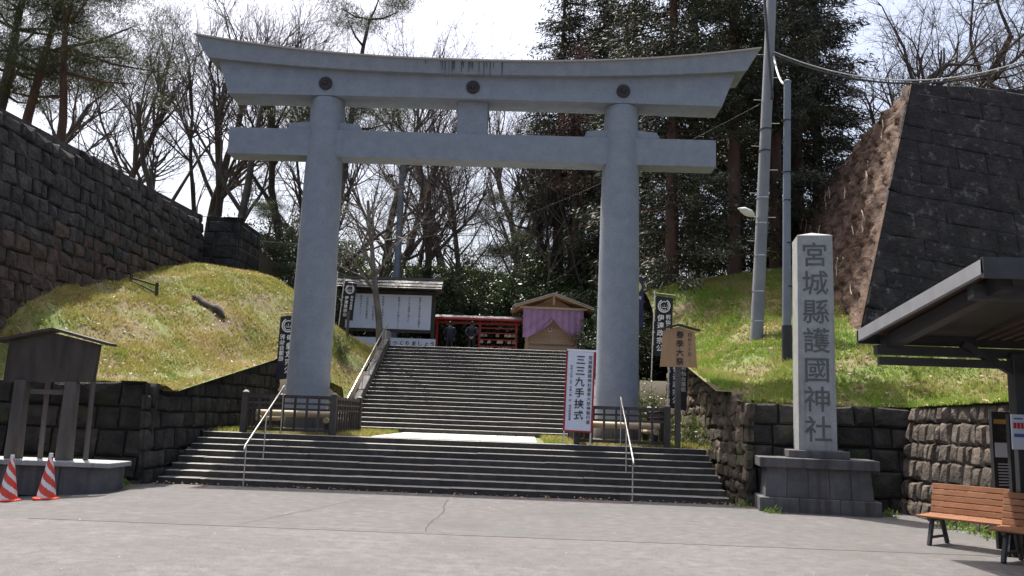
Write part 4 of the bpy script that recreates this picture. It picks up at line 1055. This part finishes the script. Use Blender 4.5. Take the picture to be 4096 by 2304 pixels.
def grow(seed, height, r, lean=0.0, spread=.75, kids=(9, 6, 5, 4), first=.3, upw=.12, wob=.13, depth=4, lenf=(.62, .62, .6, .55)):
    rd = random.Random(seed); S = [[] for _ in range(depth+1)]
    def rec(p, d, L, r_, lv):
        n = (10, 6, 5, 3, 2)[lv]; step = L/n; rr = r_; nk = kids[lv] if lv < depth else 0
        marks = sorted(rd.uniform(first if lv == 0 else .2, 1) for _ in range(nk)); mi = 0
        for i in range(n):
            d = (d+Vector((rd.gauss(0, wob), rd.gauss(0, wob), rd.gauss(0, wob*.6)+upw*(0.3 if lv == 0 else .8)))).normalized()
            q = p+d*step; r2 = r_*(1-(i+1)/n*(.6 if lv == 0 else .72)); S[lv].append((*p, *q, rr, r2))
            while mi < nk and marks[mi] <= (i+1)/n:
                a = rd.uniform(0, 2*math.pi); ax = d.orthogonal().normalized(); ax = Quaternion(d, a) @ ax
                ang = rd.uniform(.5, 1.0)*spread*1.2; cd_ = (Quaternion(ax, ang) @ d)
                rec(q.copy(), cd_, L*lenf[lv]*rd.uniform(.6, 1.1)*(1-.45*(i/n) if lv == 0 else 1), max(.006, rr*.55), lv+1); mi += 1
            p = q; rr = r2
    rec(Vector((0, 0, -.3)), Vector((lean, 0, 1)).normalized(), height*.72, r, 0)
    return S
def bare_meshes(seed, height, r, bark='bark', **k):
    S = grow(seed, height, r, **k)
    V0, F0 = seg_mesh(S[0], 9); V1, F1 = seg_mesh(S[1], 6)
    F = np.concatenate([F0, F1+len(V0)]); V = np.concatenate([V0, V1])
    tr = np_mesh('trunk', V, F, bark, True)
    Vs = []; Fs = []; c = 0
    for lv, n in ((2, 4), (3, 3), (4, 3)):
        if lv < len(S) and S[lv]:
            a, b = seg_mesh(S[lv], n); Vs.append(a); Fs.append(b+c); c += len(a)
    cr = np_mesh('crown', np.concatenate(Vs), np.concatenate(Fs), 'twig' if bark != 'bark_pale' else 'bark_pale', False)
    return tr, cr
def put(name, label, cat, meshes, x, y, z, rz=0, s=1.0, group=None, names=('trunk', 'crown'), tilt=None):
    t = thing(name, label, cat, (x, y, z), rz, group); t.scale = (s, s, s)
    if tilt: t.rotation_euler = (tilt[0], tilt[1], rz)
    for nm, me in zip(names, meshes): link(bpy.data.objects.new(nm, me), t)
    return t
BARE = [bare_meshes(11+k, 15, .24, kids=(10, 7, 6, 4), spread=.62+.1*(k % 3), upw=.14, first=.28) for k in range(5)]
WIDE = [bare_meshes(41+k, 13, .26, kids=(9, 7, 6, 5), spread=.95, upw=.08, first=.25, wob=.17) for k in range(2)]
SLIM = bare_meshes(77, 9.5, .17, bark='bark_pale', kids=(10, 6, 5, 3), spread=.95, upw=.05, first=.32, wob=.06)

def zt(x, y): return float(hill_z(np.array(x), np.array(y)))
bare_spots = [  # x, y, mesh, scale, rz, where
    (-27.5, 42, 0, 1.0, .3, 'leafless tree behind the left pines, nearest the left edge'),
    (-23, 45, 1, 1.15, 1.3, 'leafless tree rising just right of the three left pines'),
    (-19.5, 43, 2, 1.05, 2.2, 'leafless tree above the middle of the long left wall'),
    (-17, 47, 3, 1.25, .9, 'tall leafless tree left of the gate, under the lintel tip'),
    (-15.2, 42, 4, 1.1, 3.1, 'many-stemmed leafless tree above the end of the left wall'),
    (-13.2, 46, 0, 1.2, 4.0, 'leafless tree behind the left end of the tie beam'),
    (-11.2, 44, 1, 1.2, 5.1, 'leafless tree close to the left gate pillar'),
    (-8.6, 49, 2, 1.2, .2, 'leafless tree seen just right of the left gate pillar'),
    (-4.4, 44.5, 3, 1.12, 1.1, 'ivy-grown leafless tree between signboard and centre strut'),
    (.9, 47, 1, 1.05, 4.4, 'forked leafless tree right of the centre strut'),
    (2.4, 44.5, 2, .95, 5.4, 'leafless tree behind the wooden stall'),
    (4.0, 46, 3, .95, .7, 'leafless tree close to the right gate pillar, behind it'),
    (-9.8, 55, 4, 1.4, 1.9, 'distant leafless tree above the left of the lintel'),
    (-4.8, 57, 0, 1.45, 2.9, 'distant leafless tree above the lintel left of centre'),
    (-1.2, 58, 1, 1.4, 3.9, 'distant leafless tree above the lintel right of centre'),
    (-21, 52, 2, 1.35, 4.9, 'distant leafless tree far behind the left wall'),
]
for x, y, k, s, rz, lab in bare_spots:
    put('bare_tree', lab, 'tree', BARE[k], x, y, zt(x, y), rz, s, 'leafless trees behind the gate')
for k, (x, y, z, s, rz, lab) in enumerate(((15.2, 34, 8.4, 1.0, .4, 'spreading leafless tree leaning over the corner of the right castle wall'),
        (18.0, 36, 9, 1.15, 1.9, 'spreading leafless tree above the top of the right castle wall'),
        (21.5, 35, 9, 1.1, 3.3, 'spreading leafless tree near the upper right corner'),
        (24.5, 37, 9, 1.15, 5.0, 'spreading leafless tree cut by the right picture edge'), (20, 44, 9, 1.35, 2.4, 'farther spreading leafless tree behind the right castle wall'))):
    put('bare_tree', lab, 'tree', WIDE[k % 2], x, y, z, rz, s, 'spreading trees above the right wall')
put('young_tree', 'slender pale-barked young tree left of the upper stairs, before the signboard', 'tree', SLIM, -6.2, 34.4, TOP-.1, 1.0, .95)

THIN = [bare_meshes(91+k, 18, .15, kids=(15, 6, 5, 4), spread=.85, upw=.05, first=.18, wob=.08, lenf=(.42, .6, .6, .55)) for k in range(3)]
for i, (x, y, s, rz, lab) in enumerate(((-8.6, 44, .8, .2, 'slim leafless tree directly behind the left banners'), (-7.3, 47, .95, 1.4, 'slim leafless tree just left of the grey background pole'),
        (-5.6, 45.5, .9, 2.2, 'slim leafless tree just right of the grey background pole'), (-4.0, 48.5, 1.0, 3.0, 'slim leafless tree above the right end of the signboard'),
        (-3.2, 43.8, .8, 4.1, 'slim leafless tree behind the left half of the red rack'), (-1.5, 48, 1.0, 5.0, 'slim leafless tree below the centre strut'),
        (.2, 44.4, .8, .9, 'slim leafless tree between the red rack and the stall roof'), (1.7, 45.6, .85, 1.9, 'slim leafless tree behind the ridge of the stall'),
        (3.2, 48, .95, 2.7, 'slim leafless tree next to the right gate pillar'), (-12.2, 45, .95, 3.5, 'slim leafless tree left of the left gate pillar'),
        (-18.2, 45, 1.0, 4.6, 'slim leafless tree above the left wall under the lintel tip'), (-14.2, 50, 1.1, 5.6, 'slim leafless tree between left wall end and gate'),
        (-25, 48, 1.1, .6, 'slim leafless tree behind the three left pines'))):
    put('bare_tree', lab, 'tree', THIN[i % 3], x, y, zt(x, y), rz, s, 'slim leafless trees behind the gate')
# evergreen broadleaf: crown of glossy leaves in clumps
def evergreen(seed, h, rx, rzz, n, size, m, trunk_h=.35, asp=.45, shell=.55):
    g = np.random.default_rng(seed); nc = 90
    u_ = g.normal(size=(nc, 3)); u_ /= np.linalg.norm(u_, axis=1)[:, None]; rr = g.uniform(shell, 1, nc)[:, None]**.7
    lump = 1+.28*np.sin(3*u_[:, :1]*2+seed)+.2*np.sin(u_[:, 1:2]*7+seed*2)
    C_ = u_*rr*lump*np.array([rx, rx, rzz])+np.array([0, 0, h-rzz])
    C_ = C_[C_[:, 2] > .15]
    idx = g.integers(0, len(C_), n); sp = g.uniform(.55, 1.2, len(C_))[idx][:, None]
    B = C_[idx]+g.normal(size=(n, 3))*np.array([.34, .34, .22])*sp*(rx/2.2)
    B = B[B[:, 2] > .02]
    V, F = leaf_quads(B, size*g.uniform(.6, 1.3, len(B)), asp)
    crown = np_mesh('crown', V, F, m)
    S = [(0, 0, -.3, 0, 0, h*trunk_h, .14, .11)]; p = np.array([0, 0, h*trunk_h])
    for c in C_[::3]: S.append((*(p*g.uniform(.5, 1)), *c, .05, .012))
    a, b = seg_mesh(S, 5); return np_mesh('trunk', a, b, 'bark', True), crown
EV = [evergreen(3+k, 5.0, 2.3, 2.4, 9500, .085, 'leaf_dark') for k in range(3)]
EM = [evergreen(23+k, 5.5, 2.2, 2.6, 7000, .085, 'leaf_mid') for k in range(2)]
ev_spots = []
labs = []
def evs(name, x, y, me, s, lab, z=None, rz=None):
    put(name, lab, 'shrub' if s < 1 else 'tree', me, x, y, zt(x, y) if z is None else z, random.uniform(0, 6) if rz is None else rz, s, 'evergreens behind the terrace')
where = [(-14.5, 41, 'left of the gate above the end of the left wall'), (-12.4, 43, 'left of the gate pillar low down'), (-10.6, 40.5, 'between left wall and left gate pillar'), (-9.2, 43.5, 'behind the left banners'),
         (-7.6, 45, 'behind the left part of the signboard'), (-6.2, 43.2, 'directly behind the signboard roof'), (-4.6, 43, 'right of the signboard roof'), (-3.3, 44.2, 'behind the left of the red rack'),
         (-1.8, 43, 'behind the middle of the red rack'), (-.3, 43.6, 'behind the right end of the red rack'), (.6, 42.6, 'left of the stall roof'), (2.0, 43, 'behind the stall roof'), (3.4, 41.5, 'right of the wooden stall'),
         (4.6, 42.5, 'behind the right gate pillar'), (5.6, 40, 'right of the right gate pillar')]
for i, (x, y, lb) in enumerate(where):
    y += 1.3
    evs('evergreen_tree', x, y, EV[i % 3], random.uniform(.8, 1.05), 'dark glossy evergreen '+lb)
for i, (x, y, s, lb) in enumerate(((-5.2, 46.5, 1.1, 'lighter green tree above the right of the signboard'), (-2.4, 47.5, 1.1, 'lighter green tree above the red rack'), (.4, 48, 1.05, 'lighter green tree above the stall'), (-11.6, 48, 1.15, 'lighter green tree left of the left gate pillar'), (3.0, 48, 1.15, 'lighter green tree behind the right gate pillar'))):
    evs('evergreen_tree', x, y, EM[i % 2], s, lb)
for i in range(13):
    x = -15+i*1.75; evs('evergreen_tree', x, 52+2*math.sin(i*2.1), EV[(i+1) % 3], .95, 'one of the far dark evergreens closing the view behind the trunks')
bpy.context.view_layer.update()
for o in list(bpy.data.objects):
    if o.get('label', '').startswith('one of the far dark'): o['group'] = 'far evergreens closing the view'
evs('evergreen_shrub', 3.15, 38.4, EV[1], .42, 'small glossy shrub half covering the right of the stall', TOP-.1)
evs('evergreen_shrub', 3.9, 37.2, EV[2], .5, 'glossy shrub at the top right of the upper stairs', TOP-.1)
evs('evergreen_shrub', 3.6, 30.8, EV[0], .5, 'dark shrub low behind the right gate pillar', 3.0)
evs('evergreen_shrub', 3.55, 26.2, EM[1], .33, 'grassy green shrub at the foot of the right rough wall', H1-.1)
evs('evergreen_shrub', 4.2, 34.5, EV[0], .6, 'dark shrub on the slope behind the navy banner', 5.0)
evs('evergreen_shrub', -10.4, 37.5, EV[1], .55, 'dark shrub on the left slope behind the banners', 4.6)
evs('evergreen_shrub', -6.9, 30.2, EM[0], .16, 'small bright bush in the grass right of the left pillar', float(left_z(-6.9, 30.2))-.1)

# cedars: tall dark cones of drooping sprays
def cedar(seed, h, r, n, m='cedar', low=.06, sprays=170, size=.2):
    g = np.random.default_rng(seed); S = [(0, 0, -.5, 0, 0, h*.5, .34, .22), (0, 0, h*.5, 0, 0, h*.98, .22, .03)]; P = []; A = []
    for k in range(sprays):
        t_ = g.uniform(low, 1)**.85; z = h*t_; L = r*(1-t_)**.72*g.uniform(.55, 1.12)+.25; a = g.uniform(0, 2*np.pi)
        d = np.array([np.cos(a), np.sin(a), 0]); e = np.array([0, 0, z])+d*L+np.array([0, 0, -.2*L+.1]); S.append((0, 0, z, *e, .04, .01))
        m_ = max(6, int(n/sprays*(L/r)*1.9)); q = g.uniform(.18, 1, m_)[:, None]
        pts = np.array([0, 0, z])*(1-q)+e*q; pts = pts+g.normal(size=(m_, 3))*np.array([.3, .3, .22])*(.4+.5*(1-q)+.25); P.append(pts); A.append(np.repeat((d*.7+np.array([0, 0, -.45]))[None], m_, 0))
    P = np.concatenate(P); A = np.concatenate(A); V, F = leaf_quads(P, size*g.uniform(.6, 1.4, len(P)), .2, axis=A, spread=.55)
    a, b = seg_mesh(S, 6); return np_mesh('trunk', a, b, 'bark_red', True), np_mesh('crown', V, F, m)
CE = [cedar(5+k, 24, 4.6, 42000, sprays=230, size=.125) for k in range(3)]
CH = cedar(15, 22, 4.4, 32000, low=.3, sprays=170, size=.125)
CR = cedar(19, 20, 4.2, 14000, 'cedar_red', low=.5, sprays=150, size=.11)
for x, y, k, s, rz, lab in ((5.7, 33.8, 0, 1.0, 0, 'dense dark cedar just right of the right gate pillar'), (10.2, 34.6, 1, .95, 1, 'dense dark cedar behind the utility pole'),
        (12.2, 38, 2, 1.05, 2, 'dense dark cedar right of the utility poles'), (8.2, 42, 1, 1.15, 3, 'cedar farther back between gate and utility pole'),
        (5.2, 43, 2, 1.0, 4, 'cedar rising above the right part of the lintel'), (11, 44, 0, 1.15, 5, 'tall cedar farther back behind the slim pole'),
        (14.2, 41, 1, .95, 2.5, 'cedar next to the spreading leafless trees')):
    put('cedar_tree', lab, 'tree', CE[k], x, y, zt(x, y), rz, s, 'dark cedars on the right')
put('cedar_tree', 'tall cedar with a bare pale lower trunk left of the utility pole', 'tree', CH, 8.2, 33.6, 6.9, 1.5, .95, 'dark cedars on the right')
put('cedar_tree', 'dark conifer rising above the lintel right of its middle', 'tree', CH, 1.4, 47, zt(1.4, 47), .5, 1.15, 'dark cedars on the right')
put('cedar_tree', 'sparser conifer above the lintel near the right crest', 'tree', CH, 4.2, 50, zt(4.2, 50), 2.2, 1.25, 'dark cedars on the right')
OC = cedar(27, 17, 3.9, 20000, low=.14, sprays=100, size=.1)
for x, y, s, rz, lab in ((2.2, 46.8, .85, .3, 'open-boughed conifer above the stall'), (4.3, 46.2, .95, 1.7, 'open-boughed conifer just left of the right gate pillar'), (.4, 50.5, .9, 3.1, 'open-boughed conifer above the gap between rack and stall')):
    put('cedar_tree', lab, 'tree', OC, x, y, zt(x, y), rz, s, 'open conifers behind the stall')
put('russet_tree', 'russet-brown conifer showing above the lintel between the darker conifers', 'tree', CR, 2.3, 45.2, zt(2.3, 45.2)-1.5, 1.2, 1.0)

# pines: bent trunks, flat pads of needles
def pine(seed, h, lean, pads, n, r=.3, bark='bark_red', low=.55):
    g = random.Random(seed); q = np.random.default_rng(seed); pts = []; p = Vector((0, 0, -.6)); d = Vector((lean, 0, 1)).normalized(); k = 12
    for i in range(k+1):
        pts.append(p.copy()); d = (d+Vector((g.gauss(0, .035), g.gauss(0, .035), .04))).normalized(); p = p+d*(h/k)
    mb = MB(); mb.tube(pts, [r*(1-.75*i/k) for i in range(k+1)], 10); B = []
    for j in range(pads):
        i = g.randint(int(k*low), k); s_ = pts[i]; a = g.uniform(0, 6.28); L = g.uniform(1.0, 3.4)*(1.15-.6*(i/k-low)/(1-low)); e = s_+Vector((math.cos(a)*L, math.sin(a)*L, g.uniform(-.2, .8)))
        mid = s_.lerp(e, .5)+Vector((0, 0, -.15)); mb.tube([s_, mid, e], [.07, .05, .02], 5)
        for _ in range(4):
            c = np.array(e)+q.normal(size=3)*np.array([.7, .7, .16]); m_ = n//pads//4
            B.append(c+q.normal(size=(m_, 3))*np.array([.42, .42, .15]))
    B = np.concatenate(B); ax = q.normal(size=(len(B), 3))*.8+np.array([0, 0, .7])
    V, F = leaf_quads(B, .12*q.uniform(.6, 1.3, len(B)), .07, axis=ax, spread=.4)
    return mb.mesh('trunk', bark, smooth='all'), np_mesh('crown', V, F, 'pine')
PI = [pine(31, 12, .05, 22, 46000, .34, 'bark'), pine(32, 12, .06, 15, 30000, .27), pine(33, 11, .08, 14, 26000, .22), pine(34, 17, .06, 20, 40000, .3, 'bark', .6)]
put('pine_tree', 'thick dark pine at the upper left corner behind the wall', 'tree', PI[0], -22.0, 31.5, 8.6, 0, 1.0, 'pines behind the left wall')
put('pine_tree', 'reddish pine trunk in the middle of the left three', 'tree', PI[1], -20.6, 31.4, 8.6, .3, 1.0, 'pines behind the left wall')
put('pine_tree', 'slim reddish pine trunk, rightmost of the left three', 'tree', PI[2], -19.2, 31.8, 8.6, .6, 1.05, 'pines behind the left wall')
put('pine_tree', 'tall pine with layered pads above the left part of the lintel', 'tree', PI[3], -10.6, 41, zt(-10.6, 41), .4, 1.05)
put('pine_tree', 'low pine branches beside the end of the left wall', 'tree', PI[2], -13.2, 39.5, 5.2, 3.3, .6)
put('pine_tree', 'pine with open pads between the lintel and tie beam on the right', 'tree', PI[1], 1.2, 48.5, zt(1.2, 48.5)-2, 2.6, 1.15)

# ferns and plants on walls
def fern(x, y, z, label, n=160, s=.35, m='fern'):
    B = rng.normal(size=(n, 3))*np.array([s, s, s*.6]); V, F = leaf_quads(B, .12*rng.uniform(.5, 1.4, n), .25)
    t = thing('fern', label, 'plant', (x, y, z), group='ferns on the right castle wall'); np_obj('fronds', V, F, m, t)
fern(11.3, 36.6, 10.2, 'bright fern on the broken edge of the right castle wall', s=.5, n=220)
fern(10.6, 34.5, 8.9, 'bright fern low on the left edge of the castle wall', s=.45, n=200)
fern(10.2, 35.5, 7.9, 'bright fern below the others on the castle wall edge', s=.4)
# ivy strips, weeds at wall feet
def weeds(name, pts, n, s, m, label):
    B = np.concatenate([np.array(p)+rng.normal(size=(n, 3))*np.array([s, s, s*.5]) for p in pts]); B[:, 2] = np.maximum(B[:, 2], .0)
    V, F = leaf_quads(B, .05*rng.uniform(.5, 1.4, len(B)), .3, axis=np.array([[0, 0, 1.]]), spread=.6); tag(np_obj(name, V, F, m), label, 'weeds', kind='stuff')
weeds('wall_weeds', [(4.6+.45*k, 18.35, .04) for k in range(2)]+[(4.9, 17.2, .03), (7.3, 17.4, .04), (-8.5, 17.9, .05)]+[(7.7, 16-.5*k, .06) for k in range(8)], 60, .1, 'fern', 'small green weeds growing along the foot of the walls')
weeds('wall_plants', [(4.42, 21.5+.6*k, H1+.15+.25*(k % 3)) for k in range(10)], 120, .22, 'leaf_mid', 'leafy plants clinging to the rough wall right of the landing')
litter('fallen_leaves', 260, -8, 4.4, 18.05, 18.58, lambda x, y: 0*x-.01, lambda x, y: x > -99, 'dead_leaf', .03, 'dry leaf crumbs along the foot of the lower stairs')
n = 70; P_ = np.stack([rng.uniform(-9, 7, n), rng.uniform(8.5, 17.8, n)], -1); B = np.concatenate([P_, (road_z(P_[:, 0], P_[:, 1])+.006)[:, None]], 1)
V, F = leaf_quads(B, .009*rng.uniform(.4, 1.5, n), .7, flat=.97); tag(np_obj('road_glints', V, F, 'white_paint'), 'tiny pale grit painted as glints over the asphalt', 'flecks', kind='stuff')  # white flecks painted in place of glints off the asphalt
print('STONES', counts, 'OBJ', len(bpy.data.objects))
